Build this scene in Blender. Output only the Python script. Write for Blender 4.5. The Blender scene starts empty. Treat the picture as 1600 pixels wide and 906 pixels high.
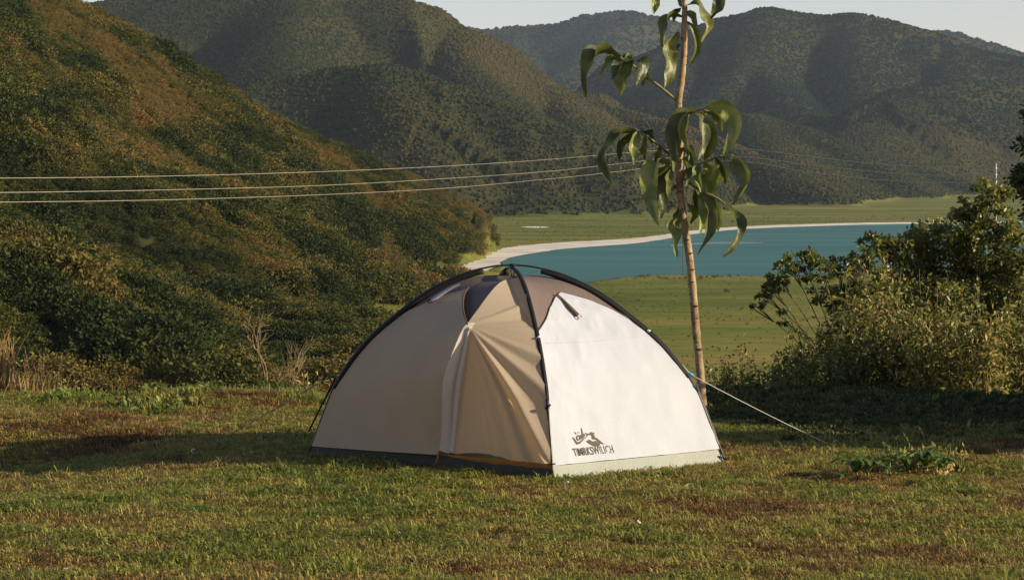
import bpy, math, random
import numpy as np
from mathutils import Vector
from mathutils.geometry import tessellate_polygon

# ------------------------------------------------------------------ camera, sky, sun, exposure
SC = bpy.context.scene
COL = SC.collection
F, CX, YH, CAMZ = 3556.0, 800.0, 290.0, 1.86          # focal length / horizon in photo pixels (1600 wide)
SUN_AZ, SUN_EL = math.radians(-17.0), math.radians(19.0)

cam = bpy.data.objects.new('camera', bpy.data.cameras.new('camera'))
COL.objects.link(cam)
cam.location = (0, 0, CAMZ)
cam.rotation_euler = (math.radians(90), 0, 0)
cam.data.sensor_width = 36.0
cam.data.lens = 36.0 * F / 1600.0
cam.data.shift_y = -(453.0 - YH) / 1600.0
cam.data.clip_start = 0.1
cam.data.clip_end = 20000
SC.camera = cam

world = bpy.data.worlds.new('World')
SC.world = world
world.use_nodes = True
wn, wl = world.node_tree.nodes, world.node_tree.links
bg = wn.get('Background') or wn.new('ShaderNodeBackground')
sky = wn.new('ShaderNodeTexSky')
sky.sky_type = 'NISHITA'
sky.sun_disc = False
sky.sun_elevation = SUN_EL
sky.sun_rotation = math.pi / 2 - SUN_AZ
sky.air_density = 1.0
sky.dust_density = 0.35
sky.ozone_density = 1.8
tintn = wn.new('ShaderNodeMix'); tintn.data_type = 'RGBA'; tintn.blend_type = 'MULTIPLY'
tintn.inputs[0].default_value = 1.0; tintn.inputs[7].default_value = (1.20, 0.965, 0.985, 1)      # warm film stock
wl.new(sky.outputs['Color'], tintn.inputs[6])
wl.new(tintn.outputs[2], bg.inputs['Color'])
bg.inputs['Strength'].default_value = 0.072
out = wn.get('World Output') or wn.new('ShaderNodeOutputWorld')
wl.new(bg.outputs['Background'], out.inputs['Surface'])

sl = bpy.data.lights.new('sun', 'SUN')
sl.energy = 3.9
sl.angle = math.radians(0.53)
sl.color = (1.0, 0.84, 0.61)
sun = bpy.data.objects.new('sun', sl)
COL.objects.link(sun)
SDIR = Vector((math.cos(SUN_EL) * math.cos(SUN_AZ), math.cos(SUN_EL) * math.sin(SUN_AZ), math.sin(SUN_EL)))
sun.rotation_euler = SDIR.to_track_quat('Z', 'Y').to_euler()
sun.location = (30, -5, 20)

SC.view_settings.view_transform = 'Standard'
SC.view_settings.look = 'None'
SC.view_settings.exposure = 1.05
SC.view_settings.gamma = 1.0
SC.view_settings.use_curve_mapping = False
SC.render.engine = 'CYCLES'
SC.cycles.use_denoising = True
SC.cycles.max_bounces = 6
SC.cycles.diffuse_bounces = 3
SC.cycles.transmission_bounces = 4
SC.cycles.transparent_max_bounces = 8
SC.cycles.volume_bounces = 0
SC.cycles.caustics_reflective = False
SC.cycles.caustics_refractive = False

RNG = np.random.default_rng(7)
random.seed(7)

def W(px, py, d):
    return np.array([(px - CX) / F * d, d, CAMZ - (py - YH) / F * d])

# ------------------------------------------------------------------ noise
def _hash(ix, iy, seed):
    h = (ix.astype(np.int64) * 374761393 + iy.astype(np.int64) * 668265263 + seed * 974634777) & 0xFFFFFFFF
    h = ((h ^ (h >> 13)) * 1274126177) & 0xFFFFFFFF
    return ((h ^ (h >> 16)) & 0xFFFFFF) / float(0xFFFFFF)

def vnoise(x, y, seed=0):
    x, y = np.asarray(x, float), np.asarray(y, float)
    ix, iy = np.floor(x), np.floor(y)
    fx, fy = x - ix, y - iy
    fx, fy = fx * fx * fx * (fx * (fx * 6 - 15) + 10), fy * fy * fy * (fy * (fy * 6 - 15) + 10)
    a, b = _hash(ix, iy, seed), _hash(ix + 1, iy, seed)
    c, d = _hash(ix, iy + 1, seed), _hash(ix + 1, iy + 1, seed)
    return (a * (1 - fx) + b * fx) * (1 - fy) + (c * (1 - fx) + d * fx) * fy

def fbm(x, y, seed=0, oct=4, gain=0.5):
    s, a, t = 0.0, 1.0, 0.0
    x, y = np.asarray(x, float), np.asarray(y, float)
    for i in range(oct):
        s = s + a * vnoise(x * 2 ** i + 17.3 * i, y * 2 ** i - 9.1 * i, seed + i)
        t += a
        a *= gain
    return s / t

def sstep(a, b, x):
    t = np.clip((np.asarray(x, float) - a) / (b - a), 0, 1)
    return t * t * (3 - 2 * t)

# ------------------------------------------------------------------ object helpers
def tag(o, label=None, cat=None, group=None, kind=None):
    if label: o['label'] = label
    if cat: o['category'] = cat
    if group: o['group'] = group
    if kind: o['kind'] = kind
    return o

def empty(name, loc, label=None, cat=None, group=None):
    o = bpy.data.objects.new(name, None)
    o.empty_display_size = 0.1
    o.location = loc
    COL.objects.link(o)
    return tag(o, label, cat, group)

def fast_mesh(name, V, FA, smooth=False, attrs=None):
    """V (n,3) array, FA (m,k) array of equal-sided faces; attrs {name: per-face array}"""
    V = np.asarray(V, np.float32)
    FA = np.asarray(FA, np.int32)
    m, k = FA.shape
    me = bpy.data.meshes.new(name)
    me.vertices.add(len(V)); me.vertices.foreach_set('co', V.ravel())
    me.loops.add(m * k); me.loops.foreach_set('vertex_index', FA.ravel())
    me.polygons.add(m)
    me.polygons.foreach_set('loop_start', np.arange(0, m * k, k, dtype=np.int32))
    me.polygons.foreach_set('loop_total', np.full(m, k, dtype=np.int32))
    if smooth:
        me.polygons.foreach_set('use_smooth', np.ones(m, dtype=bool))
    me.update(calc_edges=True)
    for an, arr in (attrs or {}).items():
        at = me.attributes.new(an, 'FLOAT', 'FACE')
        at.data.foreach_set('value', np.asarray(arr, np.float32))
    return me

def link(name, me, mat, parent=None, loc=None):
    o = bpy.data.objects.new(name, me)
    if mat is not None and len(me.materials) == 0:
        me.materials.append(mat)
    COL.objects.link(o)
    if parent is not None:
        o.parent = parent
        # vertices are given in world coordinates: shift to the parent's origin
        o.location = -Vector(parent_world(parent))
    if loc is not None:
        o.location = loc
    return o

def parent_world(p):
    v = Vector(p.location)
    q = p.parent
    while q is not None:
        v = v + Vector(q.location)
        q = q.parent
    return v

def build(name, V, FA, mat, parent=None, smooth=True, attrs=None):
    return link(name, fast_mesh(name, V, FA, smooth, attrs), mat, parent)

def tube(pts, rad, n=8, flat=None, cap=True):
    """swept tube through pts with radii rad -> V, quads"""
    P = np.asarray(pts, float)
    m = len(P)
    R = np.full(m, rad, float) if np.isscalar(rad) else np.asarray(rad, float)
    T = np.gradient(P, axis=0)
    T /= np.linalg.norm(T, axis=1)[:, None] + 1e-12
    up = np.array([0, 0, 1.0]) if abs(T[0][2]) < 0.9 else np.array([1.0, 0, 0])
    A = np.cross(T[0], up); A /= np.linalg.norm(A)
    V = []
    for i in range(m):
        A = A - T[i] * np.dot(A, T[i]); A /= np.linalg.norm(A) + 1e-12
        B = np.cross(T[i], A)
        for k in range(n):
            a = 2 * math.pi * k / n
            V.append(P[i] + R[i] * (math.cos(a) * A + math.sin(a) * B))
    Q = []
    for i in range(m - 1):
        for k in range(n):
            a, b = i * n + k, i * n + (k + 1) % n
            Q.append((a, b, b + n, a + n))
    if cap:
        V.append(P[0]); V.append(P[-1])
        c0, c1 = len(V) - 2, len(V) - 1
        for k in range(0, n):
            Q.append((c0, (k + 1) % n, k, k))
            Q.append((c1, (m - 1) * n + k, (m - 1) * n + (k + 1) % n, (m - 1) * n + (k + 1) % n))
    return np.array(V), Q

def tris_from(Q):
    T = []
    for q in Q:
        a, b, c, d = q
        if c != d: T.append((a, b, c)); T.append((a, c, d))
        else: T.append((a, b, c))
    return np.array(T, np.int32)

def tube_obj(name, pts, rad, mat, parent=None, n=8):
    V, Q = tube(pts, rad, n)
    return build(name, V, tris_from(Q), mat, parent)

def join(parts):
    Vs, Fs, off = [], [], 0
    for V, T in parts:
        Vs.append(np.asarray(V)); Fs.append(np.asarray(T) + off); off += len(V)
    return np.concatenate(Vs), np.concatenate(Fs)

def catmull(P, n):
    """smooth resample of a control polyline, n points per segment"""
    P = np.asarray(P, float)
    Q = np.vstack([2 * P[0] - P[1], P, 2 * P[-1] - P[-2]])
    o = []
    for i in range(1, len(Q) - 2):
        for t in np.linspace(0, 1, n, endpoint=False):
            a, b, c, d = Q[i - 1], Q[i], Q[i + 1], Q[i + 2]
            o.append(0.5 * (2 * b + (c - a) * t + (2 * a - 5 * b + 4 * c - d) * t * t + (3 * b - a - 3 * c + d) * t ** 3))
    o.append(P[-1])
    return np.array(o)

def grid_faces(r, c):
    i = np.arange(r - 1)[:, None] * c + np.arange(c - 1)[None, :]
    return np.stack([i, i + 1, i + c + 1, i + c], -1).reshape(-1, 4)

# ------------------------------------------------------------------ materials
def new_mat(name):
    m = bpy.data.materials.new(name)
    m.use_nodes = True
    nt = m.node_tree
    nt.nodes.clear()
    return m, nt, nt.nodes, nt.links

def ramp(nt, stops, fac):
    r = nt.nodes.new('ShaderNodeValToRGB')
    e = r.color_ramp.elements
    while len(e) < len(stops): e.new(0.5)
    for i, (p, c) in enumerate(stops):
        e[i].position = p
        e[i].color = (c[0], c[1], c[2], 1)
    nt.links.new(fac, r.inputs['Fac'])
    return r.outputs['Color']

def attr(nt, name, typ='GEOMETRY'):
    a = nt.nodes.new('ShaderNodeAttribute')
    a.attribute_name = name
    a.attribute_type = typ
    return a.outputs['Fac']

def math_node(nt, op, a, b=None):
    n = nt.nodes.new('ShaderNodeMath'); n.operation = op
    for i, v in enumerate((a, b)):
        if v is None: continue
        if isinstance(v, (int, float)): n.inputs[i].default_value = v
        else: nt.links.new(v, n.inputs[i])
    return n.outputs[0]

def noise(nt, scale, detail=4, rough=0.55, coord='Object', stretch=None, dist=0.0):
    tc = nt.nodes.new('ShaderNodeTexCoord')
    src = tc.outputs[coord]
    if stretch:
        mp = nt.nodes.new('ShaderNodeMapping')
        mp.inputs['Scale'].default_value = stretch
        nt.links.new(src, mp.inputs['Vector']); src = mp.outputs['Vector']
    n = nt.nodes.new('ShaderNodeTexNoise')
    n.inputs['Scale'].default_value = scale
    n.inputs['Detail'].default_value = detail
    n.inputs['Roughness'].default_value = rough
    n.inputs['Distortion'].default_value = dist
    nt.links.new(src, n.inputs['Vector'])
    return n.outputs['Fac']

def mixrgb(nt, fac, a, b, mode='MIX'):
    n = nt.nodes.new('ShaderNodeMix'); n.data_type = 'RGBA'; n.blend_type = mode
    for s, v in ((n.inputs[0], fac), (n.inputs[6], a), (n.inputs[7], b)):
        if isinstance(v, (int, float)): s.default_value = v
        elif isinstance(v, tuple): s.default_value = (v[0], v[1], v[2], 1)
        else: nt.links.new(v, s)
    return n.outputs[2]

def surface(name, color=None, rough=0.7, spec=0.3, stops=None, nscale=6, ndetail=4, bump=0.0, bscale=40, transl=0.0,
            tcol=None, metal=0.0, stretch=None, colfn=None):
    """principled surface; colour from a noise ramp, an optional bump and an optional translucent share"""
    m, nt, N, L = new_mat(name)
    o = N.new('ShaderNodeOutputMaterial')
    p = N.new('ShaderNodeBsdfPrincipled')
    p.inputs['Roughness'].default_value = rough
    p.inputs['Specular IOR Level'].default_value = spec
    p.inputs['Metallic'].default_value = metal
    if colfn: c = colfn(nt)
    elif stops: c = ramp(nt, stops, noise(nt, nscale, ndetail, stretch=stretch))
    else: c = None
    if c is None: p.inputs['Base Color'].default_value = (*color, 1)
    else: L.new(c, p.inputs['Base Color'])
    if bump:
        b = N.new('ShaderNodeBump'); b.inputs['Strength'].default_value = bump
        b.inputs['Distance'].default_value = 0.02
        L.new(noise(nt, bscale, 5, stretch=stretch), b.inputs['Height'])
        L.new(b.outputs['Normal'], p.inputs['Normal'])
    if transl:
        t = N.new('ShaderNodeBsdfTranslucent')
        if tcol: t.inputs['Color'].default_value = (*tcol, 1)
        elif c is not None: L.new(c, t.inputs['Color'])
        else: t.inputs['Color'].default_value = (*color, 1)
        mx = N.new('ShaderNodeMixShader'); mx.inputs[0].default_value = transl
        L.new(p.outputs[0], mx.inputs[1]); L.new(t.outputs[0], mx.inputs[2])
        L.new(mx.outputs[0], o.inputs['Surface'])
    else:
        L.new(p.outputs[0], o.inputs['Surface'])
    return m

def leaf_mat(name, stops, inst=False, transl=0.3, rough=0.5, spec=0.25, vary=0.5):
    """foliage: hue from 'tint' (per instance or per face), brightness from the per-face 'lt'"""
    m, nt, N, L = new_mat(name)
    o = N.new('ShaderNodeOutputMaterial')
    p = N.new('ShaderNodeBsdfPrincipled')
    p.inputs['Roughness'].default_value = rough
    p.inputs['Specular IOR Level'].default_value = spec
    lt = attr(nt, 'lt')
    if inst:
        f = math_node(nt, 'ADD', attr(nt, 'tint', 'INSTANCER'), math_node(nt, 'MULTIPLY', math_node(nt, 'SUBTRACT', lt, 0.5), 0.14))
    else:
        f = attr(nt, 'tint')
    c = ramp(nt, stops, f)
    hs = N.new('ShaderNodeHueSaturation')
    L.new(c, hs.inputs['Color'])
    L.new(math_node(nt, 'ADD', math_node(nt, 'MULTIPLY', lt, vary), 1 - vary / 2), hs.inputs['Value'])
    L.new(hs.outputs[0], p.inputs['Base Color'])
    t = N.new('ShaderNodeBsdfTranslucent')
    L.new(hs.outputs[0], t.inputs['Color'])
    mx = N.new('ShaderNodeMixShader'); mx.inputs[0].default_value = transl
    L.new(p.outputs[0], mx.inputs[1]); L.new(t.outputs[0], mx.inputs[2])
    L.new(mx.outputs[0], o.inputs['Surface'])
    return m

# ------------------------------------------------------------------ instancing (only for uncountable stuff)
def scatter(name, sources, pts, scl, rot, tint, idx, label, cat, tilt=None):
    cc = bpy.data.collections.new(name + '_kinds')
    for i, me in enumerate(sources):
        cc.objects.link(bpy.data.objects.new('%s_kind_%02d' % (name, i), me))
    me = bpy.data.meshes.new(name)
    me.vertices.add(len(pts)); me.vertices.foreach_set('co', np.asarray(pts, np.float32).ravel())
    for an, arr in (('scl', scl), ('rot', rot), ('tint', tint)):
        at = me.attributes.new(an, 'FLOAT', 'POINT'); at.data.foreach_set('value', np.asarray(arr, np.float32))
    at = me.attributes.new('idx', 'INT', 'POINT'); at.data.foreach_set('value', np.asarray(idx, np.int32))
    me.update()
    o = bpy.data.objects.new(name, me)
    me.materials.append(sources[0].materials[0])
    COL.objects.link(o)
    nt = bpy.data.node_groups.new(name + '_scatter', 'GeometryNodeTree')
    nt.interface.new_socket('Geometry', in_out='INPUT', socket_type='NodeSocketGeometry')
    nt.interface.new_socket('Geometry', in_out='OUTPUT', socket_type='NodeSocketGeometry')
    N, L = nt.nodes, nt.links
    gi, go = N.new('NodeGroupInput'), N.new('NodeGroupOutput')
    ip = N.new('GeometryNodeInstanceOnPoints')
    ci = N.new('GeometryNodeCollectionInfo')
    ci.inputs['Collection'].default_value = cc
    ci.inputs['Separate Children'].default_value = True
    ci.inputs['Reset Children'].default_value = True
    def na(nm, typ):
        a = N.new('GeometryNodeInputNamedAttribute'); a.data_type = typ
        a.inputs['Name'].default_value = nm
        return a.outputs['Attribute']
    cx = N.new('ShaderNodeCombineXYZ')
    L.new(na('rot', 'FLOAT'), cx.inputs['Z'])
    L.new(gi.outputs[0], ip.inputs['Points'])
    L.new(ci.outputs[0], ip.inputs['Instance'])
    ip.inputs['Pick Instance'].default_value = True
    L.new(na('idx', 'INT'), ip.inputs['Instance Index'])
    L.new(cx.outputs[0], ip.inputs['Rotation'])
    L.new(na('scl', 'FLOAT'), ip.inputs['Scale'])
    L.new(ip.outputs['Instances'], go.inputs[0])
    md = o.modifiers.new('scatter', 'NODES'); md.node_group = nt
    return tag(o, label, cat, kind='stuff')

# ------------------------------------------------------------------ foliage geometry
def unit(n, rng=RNG):
    v = rng.normal(size=(n, 3))
    return v / np.linalg.norm(v, axis=1)[:, None]

def leaf_quads(C, size, rng=RNG, droop=0.3, aspect=0.5, dirs=None):
    """folded leaf of two triangles at every centre -> V, T"""
    n = len(C)
    d = unit(n, rng) if dirs is None else dirs + 0.6 * unit(n, rng)
    d[:, 2] -= droop
    d /= np.linalg.norm(d, axis=1)[:, None]
    s = np.cross(d, unit(n, rng)); s /= np.linalg.norm(s, axis=1)[:, None] + 1e-9
    up = np.cross(s, d)
    L = (size * rng.uniform(0.6, 1.3, n))[:, None]
    b = C - d * L * 0.5
    tip = C + d * L * 0.5
    l = C + s * L * aspect * 0.5 + up * L * 0.12
    r = C - s * L * aspect * 0.5 + up * L * 0.12
    V = np.stack([b, l, tip, r], 1).reshape(-1, 3)
    k = np.arange(n)[:, None] * 4
    T = np.concatenate([k + np.array([[0, 1, 2]]), k + np.array([[0, 2, 3]])], 1).reshape(-1, 3)
    return V, T

def lt_attr(n, rng=RNG):
    return np.repeat(rng.uniform(0, 1, n), 2)

def crown_mesh(name, lobes, per, size, mat, seed, aspect=0.55, droop=0.2):
    """lobes: list of (centre, radius xyz); leaves gather near the lobe surface"""
    rng = np.random.default_rng(seed)
    Cs, Ds = [], []
    for c, r in lobes:
        u = unit(per, rng)
        rad = rng.uniform(0.0, 1.0, per) ** 0.4
        lump = 0.75 + 0.5 * vnoise(u[:, 0] * 2.5 + 5 + seed, u[:, 1] * 2.5 + u[:, 2] * 2.1 + 9, seed)
        Cs.append(np.asarray(c) + u * (rad * lump)[:, None] * np.asarray(r)); Ds.append(u)
    C, D = np.concatenate(Cs), np.concatenate(Ds)
    V, T = leaf_quads(C, size, rng, droop, aspect, dirs=D)
    me = fast_mesh(name, V, T, False, {'lt': lt_attr(len(C), rng)})
    me.materials.append(mat)
    return me

# ================================================================== THE SETTING
VALLEY = -14.1

def ridge(pts, slope, rnd, rough=0.3):
    return (np.array([W(*p) for p in pts]), slope, rnd, rough)

RIDGES = [
    # near hill on the left and its front spurs
    ridge([(-500, -260, 360), (-200, -130, 410), (80, 2, 450), (230, 100, 475), (400, 182, 505), (600, 266, 545), (672, 318, 548), (722, 362, 540), (752, 398, 515)], 0.66, 9, 0.35),
    ridge([(-300, 0, 290), (0, 118, 325), (140, 205, 345), (270, 310, 360), (360, 400, 350), (430, 470, 320)], 0.62, 6, 0.3),
    ridge([(-300, 230, 190), (-100, 330, 205), (60, 420, 220), (200, 470, 240), (320, 478, 245), (430, 488, 240), (540, 503, 228), (625, 520, 215)], 0.42, 8, 0.3),
    ridge([(330, 215, 480), (430, 330, 440), (520, 415, 385), (600, 462, 330), (650, 484, 275)], 0.6, 8, 0.3),
    ridge([(480, 415, 320), (590, 438, 305), (680, 446, 320), (735, 425, 400)], 0.5, 5, 0.2),
    ridge([(100, 500, 205), (250, 505, 202), (400, 524, 195), (520, 541, 185), (610, 556, 175)], 0.4, 5, 0.2),
    # middle mountains
    ridge([(-200, 60, 1900), (130, 8, 1950), (300, -22, 1950), (480, -28, 1920), (600, -12, 1900), (655, 5, 1900), (720, 45, 1880), (800, 108, 1850), (870, 147, 1800), (930, 185, 1740), (1000, 225, 1640), (1080, 262, 1560)], 0.62, 22, 0.35),
    ridge([(480, -28, 1920), (440, 60, 1750), (445, 120, 1560)], 0.6, 30, 0.3),
    ridge([(300, 175, 1350), (440, 126, 1400), (520, 107, 1400), (600, 102, 1380), (700, 132, 1350), (800, 172, 1310), (900, 212, 1270), (965, 245, 1240), (1010, 290, 1215), (1025, 325, 1195)], 0.62, 18, 0.35),
    ridge([(600, 102, 1380), (660, 190, 1260), (700, 270, 1190)], 0.6, 22, 0.3),
    ridge([(860, 140, 1900), (960, 168, 1820), (1050, 192, 1740), (1130, 222, 1650), (1200, 254, 1560), (1270, 290, 1480), (1320, 320, 1420)], 0.64, 16, 0.35),
    ridge([(1000, 170, 2200), (1080, 170, 2150), (1180, 180, 2050), (1250, 198, 1980), (1330, 238, 1880), (1400, 280, 1790), (1440, 303, 1730)], 0.64, 16, 0.35),
    ridge([(1180, 90, 2700), (1230, 150, 2400), (1300, 200, 2250), (1370, 240, 2120), (1460, 268, 2020), (1530, 292, 1950)], 0.62, 18, 0.3),
    ridge([(720, 45, 1880), (735, 110, 1700), (770, 160, 1560)], 0.6, 20, 0.3),
    ridge([(870, 147, 1800), (905, 195, 1600), (930, 245, 1450)], 0.6, 18, 0.3),
    ridge([(800, 172, 1310), (835, 240, 1230), (850, 295, 1180)], 0.6, 16, 0.3),
    ridge([(1050, 192, 1740), (1075, 250, 1560), (1090, 300, 1420)], 0.6, 18, 0.3),
    ridge([(1180, 180, 2050), (1225, 235, 1820), (1270, 275, 1650)], 0.6, 20, 0.3),
    # right mountain and spur
    ridge([(1330, 22, 2880), (1345, 90, 2640), (1350, 150, 2420), (1330, 200, 2260)], 0.6, 30, 0.3),
    ridge([(1500, 75, 2760), (1490, 120, 2560)], 0.6, 30, 0.3),
    ridge([(1090, 62, 2850), (1075, 110, 2680), (1060, 150, 2520)], 0.6, 26, 0.3),
    ridge([(1000, 150, 2700), (1045, 100, 2780), (1090, 62, 2850), (1150, 25, 2900), (1200, 13, 2900), (1250, 21, 2900), (1290, 26, 2900), (1330, 22, 2880), (1375, 35, 2850), (1430, 58, 2800), (1500, 75, 2760), (1600, 92, 2700), (1850, 130, 2600)], 0.52, 40, 0.4),
    ridge([(1200, 13, 2900), (1170, 90, 2650), (1120, 150, 2480)], 0.6, 40, 0.3),
    ridge([(1360, 190, 2150), (1385, 158, 2200), (1420, 138, 2250), (1500, 125, 2300), (1600, 130, 2320), (1850, 150, 2300)], 0.6, 26, 0.35),
    # far mountains
    ridge([(500, 60, 4900), (720, 42, 4700), (760, 49, 4650), (800, 43, 4600), (870, 39, 4550), (930, 23, 4500), (970, 19, 4500), (1020, 28, 4550), (1060, 50, 4600), (1150, 90, 4700)], 0.55, 60, 0.4),
    ridge([(970, 19, 4500), (930, 80, 4150), (900, 120, 3900)], 0.6, 60, 0.3),
    ridge([(800, 43, 4600), (830, 90, 4250), (850, 130, 3950)], 0.6, 60, 0.3),
    ridge([(1380, 70, 4200), (1430, 52, 4250), (1475, 49, 4250), (1530, 66, 4200), (1620, 92, 4100), (1850, 140, 4000)], 0.5, 60, 0.3),
]

def at_level(px, py, z):
    d = (CAMZ - z) * F / (py - YH)
    return np.array([(px - CX) / F * d, d])

LZ = VALLEY - 0.05
far_px = [(782, 409), (800, 402), (830, 396), (870, 390), (920, 385.5), (970, 382), (1010, 378), (1050, 371.5), (1090, 365), (1140, 359.5), (1200, 356), (1270, 353.5), (1350, 351), (1440, 349.5), (1530, 349), (1700, 348)]
near_px = [(1750, 395), (1600, 410), (1450, 424), (1350, 428), (1240, 431.5), (1150, 431), (1090, 430), (1030, 429), (980, 433), (930, 439), (870, 445), (820, 436), (790, 420)]
lake = catmull(np.array([at_level(*p, LZ) for p in far_px + near_px]), 6)
def wob(P, amp, s, sd):
    return P + amp * np.stack([fbm(P[:, 0] / s, P[:, 1] / s, sd) - 0.5, fbm(P[:, 0] / s, P[:, 1] / s, sd + 5) - 0.5], -1)
lake = wob(lake, 1.2, 9, 61)

sand_out = [(700, 420), (750, 405), (770, 393), (797, 386), (840, 381.5), (880, 378.5), (930, 376), (980, 373), (1015, 369.5), (1050, 365), (1090, 359.5), (1140, 355), (1200, 352), (1270, 350), (1350, 348), (1440, 347), (1530, 346.6), (1700, 346)]
sand_in = [(1700, 351), (1530, 352), (1440, 352.5), (1350, 354.5), (1270, 357), (1200, 360), (1140, 364), (1090, 370), (1050, 376), (1010, 383), (970, 387), (920, 391), (870, 396), (830, 402), (800, 409), (782, 416), (740, 432)]
sand = wob(catmull(np.array([at_level(*p, LZ - 0.14) for p in sand_out + sand_in]), 5), 1.6, 7, 71)
def in_poly(x, y, P):
    ins = np.zeros(np.shape(x), bool)
    for (x0, y0), (x1, y1) in zip(P, np.roll(P, -1, 0)):
        c = ((y0 > y) != (y1 > y)) & (x < (x1 - x0) * (y - y0) / (y1 - y0 + 1e-12) + x0)
        ins ^= c
    return ins

def terrain(x, y):
    """height of the wide terrain, and how much of it is hill"""
    x, y = np.asarray(x, float), np.asarray(y, float)
    d = np.hypot(x, y)
    base = VALLEY + np.clip(d - 1150, 0, 4000) * 0.009 + 0.0 * x
    base = base + 0.5 * (fbm(x / 60, y / 60, 3, 3) - 0.5) * sstep(1050, 1300, d)
    n1 = fbm(x / 95, y / 95, 11, 4) - 0.5
    n2 = fbm(x / 330, y / 330, 23, 4) - 0.5
    n0 = fbm(x / 28, y / 28, 31, 3) - 0.5
    wx, wy = x + 60 * n2, y + 60 * n1
    rg2 = 1 - np.abs(2 * fbm(x / 60 + n1, y / 75, 43, 3) - 1)
    k = 1.1
    acc = np.exp(np.zeros_like(base))
    for P, slope, rnd, rough in RIDGES:
        best = np.full(base.shape, 1e18); zb = np.zeros(base.shape)
        for a, b in zip(P[:-1], P[1:]):
            ab = b[:2] - a[:2]; l2 = ab @ ab
            t = np.clip(((x - a[0]) * ab[0] + (y - a[1]) * ab[1]) / l2, 0, 1)
            dd = (x - a[0] - t * ab[0]) ** 2 + (y - a[1] - t * ab[1]) ** 2
            z = a[2] + t * (b[2] - a[2])
            score = np.sqrt(dd) * slope - z
            w = score < best
            best = np.where(w, score, best); zb = np.where(w, dd, zb)
        dist = np.sqrt(zb)
        zc = dist * slope - best
        big = rnd > 15
        nn = (n2 * 2.2 if big else n1 * 1.6) * rough
        sp = 0.085 * float(P[:, 1].mean())
        rg = 1 - np.abs(2 * fbm(wx / sp, wy / (sp * 1.5), 37, 2) - 1) if big else 0
        soft = np.sqrt(dist ** 2 + rnd ** 2) - rnd
        h = zc - slope * soft * (1 + nn) + ((rg - 0.82) * 0.52 * np.minimum(soft, sp * 1.2) + n1 * 0.08 * soft if big else n0 * 0.10 * np.minimum(soft, 30) + (rg2 - 0.8) * 0.22 * np.minimum(soft, 40))
        acc = acc + np.exp(np.clip((h - base) / k, -30, 690))
    rise = k * np.log(acc)
    wet = (in_poly(x, y, lake) | in_poly(x, y, sand)) & (d > 300) & (d < 1200)
    rise = np.where(wet, 0.0, rise)
    z = base + rise - 0.35 * wet
    hill = sstep(0.8, 3.0, rise)
    # the campsite shelf drops from the lawn edge into the valley
    shelf = -1.2 - (d - 22) * 0.34 + 1.2 * (fbm(x / 9, y / 9, 41, 3) - 0.5) - 0.25
    z2 = np.maximum(z, shelf)
    hill = np.where(shelf > z, 1.0, hill)
    return z2, hill

na_, nr_ = 420, 860
ang = np.linspace(math.radians(-30), math.radians(30), na_)
rad = np.exp(np.linspace(math.log(23.5), math.log(7000), nr_))
A_, R_ = np.meshgrid(ang, rad)
TX, TY = R_ * np.sin(A_), R_ * np.cos(A_)
TZ, TH = terrain(TX, TY)
me = fast_mesh('terrain', np.stack([TX, TY, TZ], -1).reshape(-1, 3), grid_faces(nr_, na_), True)
at = me.attributes.new('hill', 'FLOAT', 'POINT'); at.data.foreach_set('value', TH.astype(np.float32).ravel())

def terrain_col(nt):
    meadow = ramp(nt, [(0.30, (0.078, 0.084, 0.020)), (0.44, (0.112, 0.138, 0.026)), (0.54, (0.158, 0.168, 0.036)), (0.66, (0.23, 0.185, 0.056))],
                  noise(nt, 0.035, 6, 0.6, stretch=(0.35, 1.0, 1.0), dist=0.4))
    fine = ramp(nt, [(0.3, (0.55, 0.55, 0.5)), (0.65, (1.15, 1.1, 1.0))], noise(nt, 0.35, 6, 0.75, stretch=(0.5, 1, 1)))
    meadow = mixrgb(nt, 0.8, meadow, fine, 'MULTIPLY')
    slope = ramp(nt, [(0.3, (0.017, 0.022, 0.008)), (0.5, (0.036, 0.036, 0.012)), (0.68, (0.064, 0.050, 0.017))], noise(nt, 0.08, 9, 0.75))
    return mixrgb(nt, attr(nt, 'hill'), meadow, slope)
M_TERR = surface('terrain', rough=0.95, spec=0.05, colfn=terrain_col, bump=0.6, bscale=0.6)
o = link('terrain', me, M_TERR); tag(o, kind='structure')

def on_grid(x, y):
    a = (np.arctan2(x, y) - ang[0]) / (ang[-1] - ang[0]) * (na_ - 1)
    r = (np.log(np.hypot(x, y)) - math.log(rad[0])) / (math.log(rad[-1]) - math.log(rad[0])) * (nr_ - 1)
    i, j = np.clip(r.astype(int), 0, nr_ - 2), np.clip(a.astype(int), 0, na_ - 2)
    fr, fa = r - i, a - j
    def mix(G): return (G[i, j] * (1 - fa) + G[i, j + 1] * fa) * (1 - fr) + (G[i + 1, j] * (1 - fa) + G[i + 1, j + 1] * fa) * fr
    return mix(TZ), mix(TH)

# ---- lake and its sandy shore
def flat_sheet(name, outline, z, mat, inner=None):
    P = [Vector((p[0], p[1], 0)) for p in outline]
    T = tessellate_polygon([P])
    V = np.array([(p[0], p[1], z) for p in outline])
    return tag(build(name, V, np.array(T), mat, smooth=False), kind='structure')

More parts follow.
